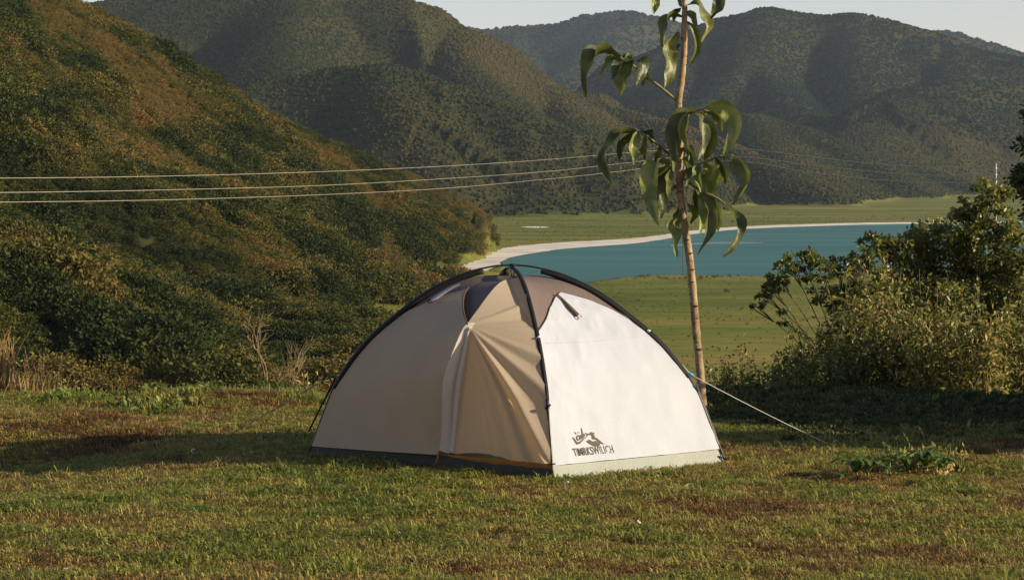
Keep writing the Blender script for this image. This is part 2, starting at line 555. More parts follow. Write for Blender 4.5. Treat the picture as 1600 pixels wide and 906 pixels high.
def water_mat():
    m, nt, N, L = new_mat('lake_water')
    o = N.new('ShaderNodeOutputMaterial')
    p = N.new('ShaderNodeBsdfPrincipled')
    c = ramp(nt, [(0.35, (0.036, 0.108, 0.096)), (0.55, (0.046, 0.130, 0.112)), (0.70, (0.08, 0.175, 0.148))], noise(nt, 0.03, 6, 0.65, stretch=(0.3, 1, 1)))
    L.new(c, p.inputs['Base Color'])
    p.inputs['Roughness'].default_value = 0.9
    p.inputs['Specular IOR Level'].default_value = 0.0
    gl = N.new('ShaderNodeBsdfGlossy'); gl.inputs['Roughness'].default_value = 0.25; gl.inputs['Color'].default_value = (0.7, 0.8, 0.8, 1)
    mx = N.new('ShaderNodeMixShader'); mx.inputs[0].default_value = 0.14
    L.new(p.outputs[0], mx.inputs[1]); L.new(gl.outputs[0], mx.inputs[2])
    b = N.new('ShaderNodeBump'); b.inputs['Strength'].default_value = 0.5; b.inputs['Distance'].default_value = 0.3
    L.new(noise(nt, 0.5, 5, 0.6, stretch=(0.4, 1, 1)), b.inputs['Height']); L.new(b.outputs['Normal'], p.inputs['Normal']); L.new(b.outputs['Normal'], gl.inputs['Normal'])
    L.new(mx.outputs[0], o.inputs['Surface'])
    return m
flat_sheet('lake', lake, LZ, water_mat())

M_SAND = surface('pale_sand', stops=[(0.3, (0.42, 0.36, 0.27)), (0.55, (0.66, 0.60, 0.49)), (0.75, (0.74, 0.69, 0.58))], nscale=0.12, ndetail=6, rough=0.95, spec=0.1)
flat_sheet('beach', sand, LZ - 0.14, M_SAND)
bar = wob(catmull(np.array([at_level(*p, LZ + 0.06) for p in [(1046, 382), (1075, 380.5), (1110, 378.5), (1150, 378), (1185, 379), (1190, 380.5), (1150, 381), (1110, 381.5), (1075, 384), (1046, 385)]]), 5), 1.5, 6, 77)
M_BAR = surface('wet_sand', stops=[(0.35, (0.07, 0.155, 0.135)), (0.65, (0.22, 0.27, 0.23))], nscale=0.09, ndetail=6, rough=0.6, stretch=(0.3, 1, 1))
flat_sheet('sandbar', bar, LZ + 0.06, M_BAR)
flat_sheet('sand_patch', wob(catmull(np.array([at_level(*p, VALLEY + 0.06) for p in [(812, 354.6), (835, 353.6), (858, 354.8), (848, 356), (825, 355.8)]]), 4), 1.0, 5, 80), VALLEY + 0.06, M_SAND)

# ---- the lawn
def lawn_z(x, y):
    x, y = np.asarray(x, float), np.asarray(y, float)
    z = 0.03 * (fbm(x / 1.3, y / 1.3, 5, 3) - 0.5) + 0.012 * (fbm(x / 0.3, y / 0.3, 9, 2) - 0.5)
    z = z - 0.17 * sstep(-1.7, -3.6, x) * sstep(13.2, 14.6, y) * (1 - sstep(16.2, 17.6, y))
    z = z + 0.07 * np.exp(-((x + 3.6) / 0.8) ** 2 - ((y - 17.9) / 0.45) ** 2)
    z = z + 0.10 * np.exp(-((x + 2.6) / 1.2) ** 2 - ((y - 19.3) / 0.5) ** 2)
    z = z + 0.05 * np.exp(-((x - 2.9) / 0.7) ** 2 - ((y - 15.1) / 0.3) ** 2)
    # flatten under the tent
    near = np.exp(-(x / 1.7) ** 4 - ((y - 15.5) / 1.5) ** 4)
    z = z * (1 - near)
    edge = 20.3 + 0.5 * np.sin(x * 0.9 + 1) + 0.3 * np.sin(x * 2.3)
    return z - 0.30 * np.clip(y - edge, 0, 99) ** 1.15

gx = np.linspace(-16, 16, 330); gy = np.linspace(-6, 27, 340)
GX, GY = np.meshgrid(gx, gy)
me = fast_mesh('lawn', np.stack([GX, GY, lawn_z(GX, GY)], -1).reshape(-1, 3), grid_faces(340, 330), True)

def patch(x, y):
    """0 dark bare / brown ... 1 fresh green, the lawn's own mottling"""
    x, y = np.asarray(x, float), np.asarray(y, float)
    v = 0.44 + 0.60 * (fbm(x / 1.1, y / 0.8, 51, 4) - 0.5) + 0.95 * (fbm(x / 0.30, y / 0.22, 57, 3) - 0.5)
    def g(px, py, sx, sy):
        d = CAMZ * F / (py - YH); cx = (px - CX) / F * d
        return np.exp(-((x - cx) / sx) ** 2 - ((y - d) / sy) ** 2)
    v = v - 0.26 * g(1120, 795, 0.55, 0.28) - 0.24 * g(1450, 850, 0.7, 0.45) - 0.20 * g(1250, 815, 0.5, 0.35) - 0.16 * g(730, 770, 0.3, 0.18) - 0.14 * g(1560, 790, 0.5, 0.5)
    v = v - 0.10 * g(60, 665, 0.7, 0.3) - 0.10 * g(250, 680, 1.6, 0.5) - 0.10 * g(350, 650, 1.0, 0.4)
    v = v + 0.16 * g(250, 630, 1.3, 0.5) + 0.10 * g(300, 800, 1.6, 1.2) + 0.06 * g(600, 860, 1.2, 0.6)
    return v

def soil_col(nt):
    return mixrgb(nt, 0.65, ramp(nt, [(0.3, (0.030, 0.030, 0.010)), (0.5, (0.062, 0.060, 0.018)), (0.7, (0.115, 0.085, 0.035))], noise(nt, 1.6, 6, 0.65)),
                  ramp(nt, [(0.3, (0.03, 0.025, 0.012)), (0.7, (0.11, 0.10, 0.04))], noise(nt, 22, 4, 0.7)))
M_LAWN = surface('lawn_soil', rough=0.95, spec=0.05, colfn=soil_col, bump=0.8, bscale=30)
tag(link('lawn', me, M_LAWN), kind='structure')

GRASS_STOPS = [(0.0, (0.055, 0.034, 0.014)), (0.20, (0.235, 0.140, 0.050)), (0.36, (0.37, 0.27, 0.088)), (0.50, (0.33, 0.29, 0.070)), (0.70, (0.205, 0.225, 0.046)), (1.0, (0.12, 0.175, 0.036))]
M_GRASS = leaf_mat('grass_blades', GRASS_STOPS, inst=True, transl=0.42, rough=0.6, spec=0.15, vary=1.0)

def tuft_mesh(name, n, seed, h, spread, lean, width):
    rng = np.random.default_rng(seed)
    V, T, lt = [], [], []
    for i in range(n):
        a = rng.uniform(0, 6.283); r = spread * math.sqrt(rng.uniform())
        b = np.array([r * math.cos(a), r * math.sin(a), -0.004])
        az = rng.uniform(0, 6.283); l = lean * rng.uniform(0.3, 1.6); hh = h * rng.uniform(0.5, 1.3)
        dr = np.array([math.cos(az), math.sin(az), 0]); sd = np.array([-dr[1], dr[0], 0]) * width * rng.uniform(0.6, 1.3)
        m = b + dr * hh * l * 0.35 + np.array([0, 0, hh * 0.6]); t = b + dr * hh * l + np.array([0, 0, hh * max(0.25, 1 - 0.45 * l)])
        k = len(V)
        V += [b - sd, b + sd, m + sd * 0.8, m - sd * 0.8, t]
        T += [(k, k + 1, k + 2), (k, k + 2, k + 3), (k + 3, k + 2, k + 4)]
        lt += [rng.uniform()] * 3
    me = fast_mesh(name, np.array(V), np.array(T), False, {'lt': lt}); me.materials.append(M_GRASS)
    return me

tufts = [tuft_mesh('grass_tuft', 13, 100 + i, 0.032 + 0.008 * (i % 3), 0.042, 1.0, 0.0028) for i in range(5)] + \
        [tuft_mesh('long_tuft', 12, 120 + i, 0.070, 0.045, 1.0, 0.0030) for i in range(2)]

TENT_C = {'L': np.array([-1.404, 15.62]), 'N': np.array([0.262, 14.32]), 'R': np.array([1.427, 15.24]), 'B': np.array([-0.26, 16.74])}

ng = 125000
gy_ = np.sqrt(RNG.uniform(8.6 ** 2, 21.2 ** 2, ng)); gx_ = RNG.uniform(-1, 1, ng) * (0.225 * gy_ + 1.3)
tp = np.array([TENT_C[k] for k in 'LNRB']); tp = tp.mean(0) + (tp - tp.mean(0)) * 0.985
keep = ~in_poly(gx_, gy_, tp)
gx_, gy_ = gx_[keep], gy_[keep]
pv = patch(gx_, gy_) + RNG.normal(0, 0.10, len(gx_))
sc_ = RNG.uniform(0.75, 1.25, len(gx_)) * (0.45 + 1.1 * fbm(gx_ / 0.22, gy_ / 0.25, 91, 2)) * (0.8 + 0.4 * sstep(0.3, 0.7, pv))
id_ = RNG.integers(0, 5, len(gx_)); lg = RNG.uniform(size=len(gx_)) < 0.02 + 0.14 * sstep(17.8, 20.0, gy_)
id_[lg] = RNG.integers(5, 7, lg.sum())
scatter('grass', tufts, np.stack([gx_, gy_, lawn_z(gx_, gy_)], -1), sc_, RNG.uniform(0, 6.283, len(gx_)), np.clip(pv, 0.13, 1), id_,
        'short mottled green and brown grass covering the lawn', 'grass')

M_DARKENHERB = leaf_mat('darkening_herbs', [(0.0, (0.045, 0.060, 0.022)), (0.5, (0.080, 0.095, 0.032)), (1.0, (0.15, 0.145, 0.050))], inst=True, transl=0.3, rough=0.6, vary=0.8)  # dark leaves added to deepen the shaded strip of lawn
darkening_herb = [crown_mesh('darkening_herb_kind', [((0, 0, 0.28), np.array([0.5, 0.5, 0.38])), ((0.3, 0.1, 0.2), np.array([0.4, 0.4, 0.25]))], 60, 0.32, M_DARKENHERB, 190 + i, 0.5, -0.1) for i in range(4)]
hn = 5200
hx, hy = RNG.uniform(1.15, 6.5, hn), RNG.uniform(16.0, 20.6, hn)
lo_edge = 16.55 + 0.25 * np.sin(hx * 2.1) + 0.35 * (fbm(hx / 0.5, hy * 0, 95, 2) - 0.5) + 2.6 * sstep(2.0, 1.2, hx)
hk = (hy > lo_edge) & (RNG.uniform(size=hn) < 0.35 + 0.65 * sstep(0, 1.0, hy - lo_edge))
hx, hy, lo_edge = hx[hk], hy[hk], lo_edge[hk]
scatter('darkening_herbs', darkening_herb, np.stack([hx, hy, lawn_z(hx, hy)], -1), RNG.uniform(0.05, 0.13, len(hx)) * (0.6 + 0.5 * sstep(0, 2.5, hy - lo_edge)), RNG.uniform(0, 6.283, len(hx)),
        np.clip(RNG.normal(0.4, 0.2, len(hx)), 0, 1), RNG.integers(0, 4, len(hx)), 'low herbs added to deepen the shade between the lawn and the right-hand bushes', 'ground cover')

# ---- scrub and woods on the hills (uncountable: one object per hillside)
SHRUB_STOPS = [(0.0, (0.026, 0.038, 0.011)), (0.26, (0.048, 0.060, 0.014)), (0.43, (0.094, 0.090, 0.020)), (0.62, (0.145, 0.112, 0.030)), (0.82, (0.175, 0.112, 0.038)), (1.0, (0.19, 0.092, 0.038))]
M_SHRUB = leaf_mat('hill_scrub', SHRUB_STOPS, inst=True, transl=0.25, rough=0.7, spec=0.1, vary=0.5)
WOOD_STOPS = [(0.0, (0.008, 0.017, 0.010)), (0.35, (0.023, 0.031, 0.011)), (0.6, (0.046, 0.044, 0.014)), (0.85, (0.074, 0.054, 0.019)), (1.0, (0.09, 0.054, 0.022))]
M_WOOD = leaf_mat('mountain_wood', WOOD_STOPS, inst=True, transl=0.05, rough=0.9, spec=0.03, vary=0.6)

def shrub_kind(seed, nl, per, size, mat, tall=1.0):
    rng = np.random.default_rng(seed)
    lob = []
    for i in range(nl):
        a = rng.uniform(0, 6.283); r = rng.uniform(0.0, 0.62)
        lob.append(((r * math.cos(a), r * math.sin(a), rng.uniform(0.25, 0.75) * tall), np.array([rng.uniform(0.32, 0.55), rng.uniform(0.32, 0.55), rng.uniform(0.28, 0.45) * tall])))
    return crown_mesh('scrub_kind', lob, per, size, mat, seed)

def wedge(n, d0, d1, half, power=2.0):
    a = RNG.uniform(-half, half, n)
    d = RNG.uniform(d0 ** power, d1 ** power, n) ** (1 / power)
    return d * np.sin(a), d * np.cos(a)

shr = [shrub_kind(200 + i, 5, 105, 0.13, M_SHRUB) for i in range(6)]
x, y = wedge(125000, 60, 640, math.radians(16), 1.5)
z, h = on_grid(x, y)
px = CX + x / y * F
k = (h > 0.25) & (RNG.uniform(size=len(x)) < 0.25 + 0.75 * h) & (px < 900)
x, y, z = x[k], y[k], z[k]
big = fbm(x / 16, y / 16, 301, 3); tn = 0.5 + 0.95 * (fbm(x / 20, y / 20, 311, 3) - 0.5) + 0.85 * (fbm(x / 4.5, y / 4.5, 317, 2) - 0.5) + RNG.normal(0, 0.07, len(x))
s = RNG.uniform(0.5, 1.35, len(x)) * (0.85 + 1.1 * sstep(0.45, 0.75, big)) * 1.15 * (1 - 0.35 * sstep(430, 540, y))
tn = tn - 0.06 - 0.28 * sstep(0.5, 0.72, big)
scatter('hillside_scrub', shr, np.stack([x, y, z - 0.1], -1), s * 1.25, RNG.uniform(0, 6.283, len(x)), np.clip(tn, 0, 1), RNG.integers(0, 6, len(x)),
        'olive and rust brown scrub covering the near hillside on the left', 'scrub')

def lump_kind(seed):
    """far tree crown: a few merged uneven lobes, a few pixels across from here"""
    rng = np.random.default_rng(seed)
    parts = []
    for i in range(3):
        a = rng.uniform(0, 6.283); r = 0.45 * (i > 0)
        c = np.array([r * math.cos(a), r * math.sin(a), rng.uniform(0.1, 0.45)])
        R = rng.uniform(0.5, 0.75)
        V, T = [], []
        nu, nv = 7, 4
        for v in range(nv + 1):
            th = math.pi * (0.62 * v / nv)
            for u in range(nu):
                ph = 2 * math.pi * (u + 0.5 * (v % 2)) / nu
                q = R * rng.uniform(0.75, 1.2)
                V.append(c + q * np.array([math.sin(th) * math.cos(ph), math.sin(th) * math.sin(ph), 1.05 * math.cos(th)]))
        for v in range(nv):
            for u in range(nu):
                k0, k1 = v * nu + u, v * nu + (u + 1) % nu
                T += [(k0, k0 + nu, k1), (k1, k0 + nu, k1 + nu)]
        parts.append((np.array(V), np.array(T)))
    V, T = join(parts)
    me = fast_mesh('crown_kind', V, T, False, {'lt': rng.uniform(0, 1, len(T))})
    me.materials.append(M_WOOD)
    return me
wood = [lump_kind(240 + i) for i in range(6)]
def woods(name, n, d0, d1, half, s0, s1, label, seed, mean=0.45):
    x, y = wedge(n, d0, d1, half)
    z, h = on_grid(x, y)
    e = 6.0
    g = np.hypot(on_grid(x + e, y)[0] - on_grid(x - e, y)[0], on_grid(x, y + e)[0] - on_grid(x, y - e)[0]) / (2 * e)
    k = (h > 0.3) & (RNG.uniform(size=n) < np.sqrt(1 + g * g) / 2.0)
    x, y, z = x[k], y[k], z[k]
    tn = mean + 0.9 * (fbm(x / 150, y / 150, seed, 4) - 0.5) + RNG.normal(0, 0.14, len(x))
    s = RNG.uniform(s0, s1, len(x))
    scatter(name, wood, np.stack([x, y, z - 0.2 * s], -1), s, RNG.uniform(0, 6.283, len(x)), np.clip(tn, 0, 1), RNG.integers(0, 5, len(x)), label, 'woodland')
woods('mountain_woods', 300000, 1000, 2250, math.radians(16), 0.6, 1.6, 'dark wooded slopes of the middle mountains above the lake', 401, 0.50)
woods('mountain_woods', 200000, 2150, 3350, math.radians(16), 1.1, 2.5, 'wooded slopes of the big rounded mountain on the right, shade put into their tint', 411, 0.04)  # very low tint puts this face's shade into the tree colour
woods('mountain_woods', 80000, 3700, 5300, math.radians(16), 2.5, 5.5, 'hazy blue green woods on the farthest mountains', 421, 0.15)

# low growth along the lake shores and dotted over the valley meadow
x, y = wedge(90000, 60, 1250, math.radians(16), 1.3)
z, h = on_grid(x, y)
d = np.hypot(x, y)
inlake = in_poly(x, y, lake) | in_poly(x, y, sand)
px, py = CX + x / y * F, YH + (CAMZ - z) / y * F
shore = np.exp(-((py - (432 + 4 * np.sin(px / 40))) / 2.5) ** 2) * (px > 990)
dens = 0.08 + 0.25 * (d < 480) * sstep(0.35, 0.6, fbm(x / 9, y / 22, 521, 3)) + 0.6 * shore + 0.4 * sstep(0.5, 0.68, fbm(x / 40, y / 12, 501, 4)) + 0.8 * np.exp(-((py - 383) / 4) ** 2) * (px > 985) * (px < 1075) * (d > 700)
k = (h < 0.4) & ~inlake & (RNG.uniform(size=len(x)) < dens)
x, y, z, d, shore = x[k], y[k], z[k], d[k], shore[k]
tn = 0.50 + 0.9 * (fbm(x / 30, y / 30, 511, 3) - 0.5) + RNG.normal(0, 0.08, len(x))
s = RNG.uniform(0.05, 0.24, len(x)) * (1 + 1.6 * shore + (d > 650) * 0.8)
s[RNG.uniform(size=len(x)) < 0.006] *= 3.0
scatter('meadow_scrub', shr, np.stack([x, y, z - 0.05], -1), s, RNG.uniform(0, 6.283, len(x)), np.clip(tn + 0.10, 0.46, 0.70), RNG.integers(0, 6, len(x)),
        'low rough herbs and reeds dotting the valley meadow by the lake', 'meadow plants')

# ================================================================== THE TENT
tent = empty('tent', (0, 15.53, 0), 'cream and white dome tent with black pole sleeves pitched on the lawn', 'tent')
APEX = np.array([0.0, 15.53])
TZ_T = np.array([0, .05, .09, .13, .21, .32, .42, .51, .60, .69, .785, .88, .94, 1.0])
TZ_Z = np.array([0, .185, .335, .475, .655, .835, .955, 1.055, 1.14, 1.205, 1.257, 1.290, 1.302, 1.306])

def _slopes(x, y):
    d = np.diff(y) / np.diff(x); m = np.zeros(len(x)); m[0], m[-1] = d[0], 0.0
    for i in range(1, len(x) - 1): m[i] = 2 * d[i - 1] * d[i] / (d[i - 1] + d[i])
    return m
_m = _slopes(TZ_T, TZ_Z)
def pole_z(t):
    t = np.clip(np.asarray(t, float), 0, 1)
    i = np.clip(np.searchsorted(TZ_T, t) - 1, 0, len(TZ_T) - 2)
    h = TZ_T[i + 1] - TZ_T[i]; s = (t - TZ_T[i]) / h
    return ((2 * s ** 3 - 3 * s ** 2 + 1) * TZ_Z[i] + (s ** 3 - 2 * s ** 2 + s) * h * _m[i] + (-2 * s ** 3 + 3 * s ** 2) * TZ_Z[i + 1] + (s ** 3 - s ** 2) * h * _m[i + 1])

def pole_pt(c, t):
    t = np.asarray(t, float)
    xy = TENT_C[c] + (APEX - TENT_C[c]) * t[..., None]
    return np.concatenate([xy, pole_z(t)[..., None]], -1)

def fab_pt(c, t):
    p = pole_pt(c, t)
    ins = 0.010 + 0.045 * sstep(0.62, 1.0, t)
    p[..., 2] -= ins
    return p

FACE_N = {}
for a, b in (('L', 'N'), ('N', 'R'), ('R', 'B'), ('B', 'L')):
    e = TENT_C[b] - TENT_C[a]
    n = np.array([e[1], -e[0]]); n /= np.linalg.norm(n)
    if n @ ((TENT_C[a] + TENT_C[b]) / 2 - APEX) < 0: n = -n
    FACE_N[a + b] = np.array([n[0] * 0.82, n[1] * 0.82, 0.57])

def S(face, u, t, D=0.0):
    """point of the taut fabric between two poles; D pushes it outward"""
    u, t = np.asarray(u, float), np.asarray(t, float)
    p = fab_pt(face[0], t) * (1 - u)[..., None] + fab_pt(face[1], t) * u[..., None]
    sag = -0.028 * 4 * u * (1 - u) * np.sin(np.pi * np.clip(t, 0, 1)) ** 0.8
    return p + FACE_N[face] * (sag + D)[..., None]

def proj(p):
    return np.stack([CX + p[..., 0] / p[..., 1] * F, YH + (CAMZ - p[..., 2]) / p[..., 1] * F], -1)

_g = {}
def inv(face, px, py, D=0.0):
    """where on the face a spot of its print / seam lies"""
    if face not in _g:
        uu, tt = np.meshgrid(np.linspace(-0.05, 1.05, 160), np.linspace(0, 1, 200))
        _g[face] = (uu, tt, proj(S(face, uu, tt)))
    uu, tt, q = _g[face]
    k = np.argmin((q[..., 0] - px) ** 2 + (q[..., 1] - py) ** 2)
    u, t = uu.flat[k], tt.flat[k]
    for _ in range(14):
        f = proj(S(face, np.array(u), np.array(t), np.array(D)))
        fu = (proj(S(face, np.array(u + 1e-4), np.array(t), np.array(D))) - f) / 1e-4
        ft = (proj(S(face, np.array(u), np.array(t + 1e-4), np.array(D))) - f) / 1e-4
        J = np.stack([fu, ft], 1)
        if abs(np.linalg.det(J)) < 1e-3: break
        du = np.linalg.solve(J, np.array([px, py]) - f)
        u, t = u + np.clip(du[0], -.05, .05), min(1.0, max(0.0, t + float(np.clip(du[1], -.05, .05))))
    return float(u), float(t)

def fabric(name, color, tcol, transl, rough=0.75, weave=900, bump=0.12):
    def cf(nt):
        return mixrgb(nt, 0.5, color, ramp(nt, [(0.35, tuple(c * 0.90 for c in color)), (0.65, tuple(min(1, c * 1.05) for c in color))], noise(nt, 3.5, 5)))
    m = surface(name, rough=rough, spec=0.15, colfn=cf, bump=bump, bscale=45, transl=transl, tcol=tcol)
    return m
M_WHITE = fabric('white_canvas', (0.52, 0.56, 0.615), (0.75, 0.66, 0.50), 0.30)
M_SHADEWALL = fabric('shaded_wall_canvas', (0.42, 0.325, 0.215), (0.42, 0.32, 0.19), 0.12)  # left wall's white canvas with its warm shade put into the colour
M_DOOR = fabric('cream_door_cloth', (0.52, 0.44, 0.32), (0.80, 0.58, 0.32), 0.48)
M_LITSTRIP = fabric('lit_strip_cloth', (0.82, 0.78, 0.70), (0.85, 0.76, 0.6), 0.5)  # brighter cloth standing in for direct sun on the door's folded edge
M_SHADESKIRT = fabric('shaded_skirt', (0.045, 0.046, 0.034), (0.05, 0.06, 0.04), 0.0, rough=0.6, bump=0.4)  # skirt cloth of the shaded face, deep shade put into its colour
M_ROOF = fabric('mauve_grey_cloth', (0.150, 0.116, 0.102), (0.05, 0.04, 0.04), 0.08)
M_SKIRT = fabric('pale_green_skirt', (0.30, 0.325, 0.275), (0.2, 0.2, 0.1), 0.12, rough=0.5, bump=0.4)
M_BLACK = fabric('black_webbing', (0.016, 0.016, 0.015), (0.01, 0.01, 0.01), 0.0, rough=0.6)
M_POLE = surface('pole_alloy', (0.02, 0.02, 0.02), rough=0.35, spec=0.5)
M_METAL = surface('steel', (0.55, 0.53, 0.48), rough=0.35, metal=0.9)
M_CORD = surface('pale_cord', (0.45, 0.43, 0.37), rough=0.8)
M_DCORD = surface('grey_cord', (0.16, 0.15, 0.12), rough=0.8)
M_BLUE = surface('blue_plastic', (0.05, 0.22, 0.42), rough=0.4)
M_GREEN = surface('green_plastic', (0.02, 0.10, 0.07), rough=0.4)
M_ORANGE = fabric('orange_brown_tape', (0.34, 0.15, 0.035), (0.5, 0.2, 0.03), 0.3)
M_STRAP = fabric('brown_strap', (0.10, 0.065, 0.035), (0.1, 0.06, 0.03), 0.0)
M_LAV = fabric('lavender_lining', (0.30, 0.29, 0.34), (0.2, 0.2, 0.25), 0.1)
M_FLOOR = surface('groundsheet', (0.045, 0.055, 0.04), rough=0.6)
M_INK = surface('olive_print', (0.075, 0.072, 0.050), rough=0.8)

def sheet(name, P, mat, parent=tent, smooth=True):
    r, c = P.shape[:2]
    return build(name, P.reshape(-1, 3), grid_faces(r, c), mat, parent, smooth)

def wrinkle(face, u, t, amp, sd):
    # shallow creases in the cloth
    return amp * (fbm(u * 7 + t * 5, t * 11 - u * 6, sd, 4) - 0.5) + amp * 0.6 * (1 - np.abs(2 * fbm(u * 4 - t * 6, u * 2 + t * 7, sd + 9, 2) - 1)) ** 4

# --- right face N-R: white wall, mauve roof, skirt
def curve_ut(face, px):
    return np.array([inv(face, *p) for p in px])
archR = curve_ut('NR', [(849, 520), (852, 500), (858, 482), (866, 466), (875, 457), (890, 460), (912, 466), (935, 475), (960, 486), (985, 500), (1006, 515)])
archR[0, 0] = 0.0; archR[-1, 0] = 1.0
ao = np.argsort(archR[:, 0]); archR = archR[ao]
T0 = 0.028
cols = np.concatenate([np.linspace(0, 0.25, 28), np.linspace(0.25, 1, 40)[1:]])
tt = np.interp(cols, archR[:, 0], archR[:, 1])
v = np.linspace(0, 1, 44)[:, None]
Tm = T0 + (tt[None, :] - T0) * v; Um = np.broadcast_to(cols, Tm.shape)
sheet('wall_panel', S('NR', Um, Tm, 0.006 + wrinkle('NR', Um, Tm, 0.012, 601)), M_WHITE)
Tm = (tt[None, :] - 0.02) + (1 - tt[None, :] + 0.02) * v[:28] / v[27]
Um = np.broadcast_to(cols, Tm.shape)
sheet('roof_panel', S('NR', Um, Tm, 0.0 + wrinkle('NR', Um, Tm, 0.003, 603)), M_ROOF)
# piping along the arch
tube_obj('piping', S('NR', cols, tt, np.full(len(cols), 0.009)), 0.004, M_ROOF, tent, 6)

# stitched seams across the white wall
for pa, pb in (((852, 537), (1018, 524)),):
    ua, ta = inv('NR', *pa); ub, tb = inv('NR', *pb)
    us, ts = np.linspace(max(ua, 0.0), min(ub, 1.0), 30), np.linspace(ta, tb, 30)
    tube_obj('seam', S('NR', us, ts, 0.0065 + wrinkle('NR', us, ts, 0.012, 601)), 0.0022, M_WHITE, tent, 5)

def skirt(face, name='skirt', u0=0.0, u1=1.0, mat=None, zt=0.105, out=0.0):
    u = np.linspace(u0, u1, 60)
    top = S(face, u, np.full(60, T0), np.full(60, 0.0))
    a = TENT_C[face[0]][None] * (1 - u)[:, None] + TENT_C[face[1]][None] * u[:, None]
    bot = np.concatenate([a, np.full((60, 1), -0.012)], 1)
    bot[:, :2] += FACE_N[face][None, :2] * 0.012
    rows = []
    for k, f in enumerate(np.linspace(0, 1, 6)):
        r = bot * (1 - f) + top * f
        w = 0.012 * math.sin(math.pi * f) * (fbm(u * 30, np.full(60, k * 0.8), 620, 3) - 0.5)
        r = r + FACE_N[face][None] * w[:, None]
        rows.append(r)
    return sheet(name, np.array(rows), mat or M_SKIRT)
for f in ('LN', 'NR', 'RB', 'BL'): skirt(f, mat=M_SHADESKIRT if f == 'LN' else M_SKIRT)

# --- back faces
for f in ('RB', 'BL'):
    u = np.linspace(0, 1, 24)
    Um, Tm = np.meshgrid(u, np.linspace(T0, 0.5, 20))
    sheet('wall_panel', S(f, Um, Tm, 0.004 + wrinkle(f, Um, Tm, 0.006, 640)), M_WHITE)
    Um, Tm = np.meshgrid(u, np.linspace(0.49, 1, 20))
    sheet('roof_panel', S(f, Um, Tm, 0 * Um), M_ROOF)

# --- left face L-N: shaded wall, dark roof, pulled-out door
DP = 0.28            # how far the door's pull point stands proud
FOLD = 0.19
uP, tP = inv('LN', 730, 508, DP)
uT, tT = inv('LN', 796, 437)
uS0, _ = inv('LN', 684, 720, FOLD * 0.28)
uSt, tSt = inv('LN', 735, 452, 0.05)
uM, tM = inv('LN', 846, 522)
def seam_u(t):
    return np.interp(t, [T0, tP, tSt, 1], [uS0, uP, uSt, uSt])
def bary(u, t, A, B, C):
    (x1, y1), (x2, y2), (x3, y3) = A, B, C
    den = (y2 - y3) * (x1 - x3) + (x3 - x2) * (y1 - y3)
    a = ((y2 - y3) * (u - x3) + (x3 - x2) * (t - y3)) / den
    b = ((y3 - y1) * (u - x3) + (x1 - x3) * (t - y3)) / den
    return a, b, 1 - a - b
def door_D(u, t):
    """outward stand of the door: facets around the pull point, gathered pleats radiating from it"""
    P0, Tt, Mm, Nb, Sb = (uP, tP), (uT, tT), (1.0, tM), (1.0, T0), (uS0, T0)
    D = np.zeros(np.shape(u))
    for A, B, C in ((P0, Tt, Mm), (P0, Mm, Nb), (P0, Nb, Sb)):
        a, b, c = bary(u, t, A, B, C)
        ins = (a > -1e-3) & (b > -1e-3) & (c > -1e-3)
        D = np.where(ins, np.maximum(D, DP * np.clip(a, 0, 1)), D)
    du, dt = (u - uP) * 1.9, (t - tP) * 1.35
    r = np.hypot(du, dt); th = np.arctan2(dt, du)
    e = np.clip(r / 0.55, 0, 1) * np.exp(-(r / 0.75) ** 2)
    def crease(th0, w): return np.exp(-((th - th0) / w) ** 2)
    pl = 0
    for th0, w, am in ((0.62, .06, .010), (0.42, .05, -.008), (0.22, .05, .007), (-0.08, .045, .008), (-0.2, .04, -.006), (-0.33, .05, .012), (-0.48, .045, -.010), (-0.60, .05, .020), (-0.72, .05, -.014), (-0.80, .045, .013), (-0.95, .05, -.007), (-1.12, .06, .006), (-1.3, .05, .005)):
        pl = pl + am * crease(th0, w)
    D = D + e * pl * 2.6
    return D
def fold_w(t):
    f = np.clip((np.asarray(t, float) - T0) / (tP - T0), 0, 1)
    return FOLD * (1 - f) ** 0.7 * (0.28 + 0.72 * sstep(0.0, 0.45, f))
def edge_D(t):
    t = np.asarray(t, float)
    f = np.clip((t - T0) / (tP - T0), 0, 1)
    low = DP * f + fold_w(t)
    high = DP * np.clip(1 - (t - tP) / (tSt - tP) * 0.75, 0, 1)
    return np.where(t < tP, low, high)

archL = np.array([inv('LN', x_, y_, d_) for x_, y_, d_ in [(570, 542, 0), (592, 517, .01), (633, 484, .03), (675, 465, .045), (705, 457, .06), (735, 453, .07)]])
ca = archL[:, 0] / seam_u(archL[:, 1]); ca[0] = 0.0; ca[-1] = 1.0
cols = np.linspace(0, 1, 50)
tt = np.interp(cols, ca, archL[:, 1])
Tm = T0 - 0.006 + (tt[None, :] - T0 + 0.006) * np.linspace(0, 1, 50)[:, None]
Um = cols[None, :] * seam_u(Tm)
sheet('wall_panel', S('LN', Um, Tm, 0.006 + cols[None, :] ** 1.4 * edge_D(Tm) + wrinkle('LN', Um, Tm, 0.004, 651)), M_SHADEWALL)
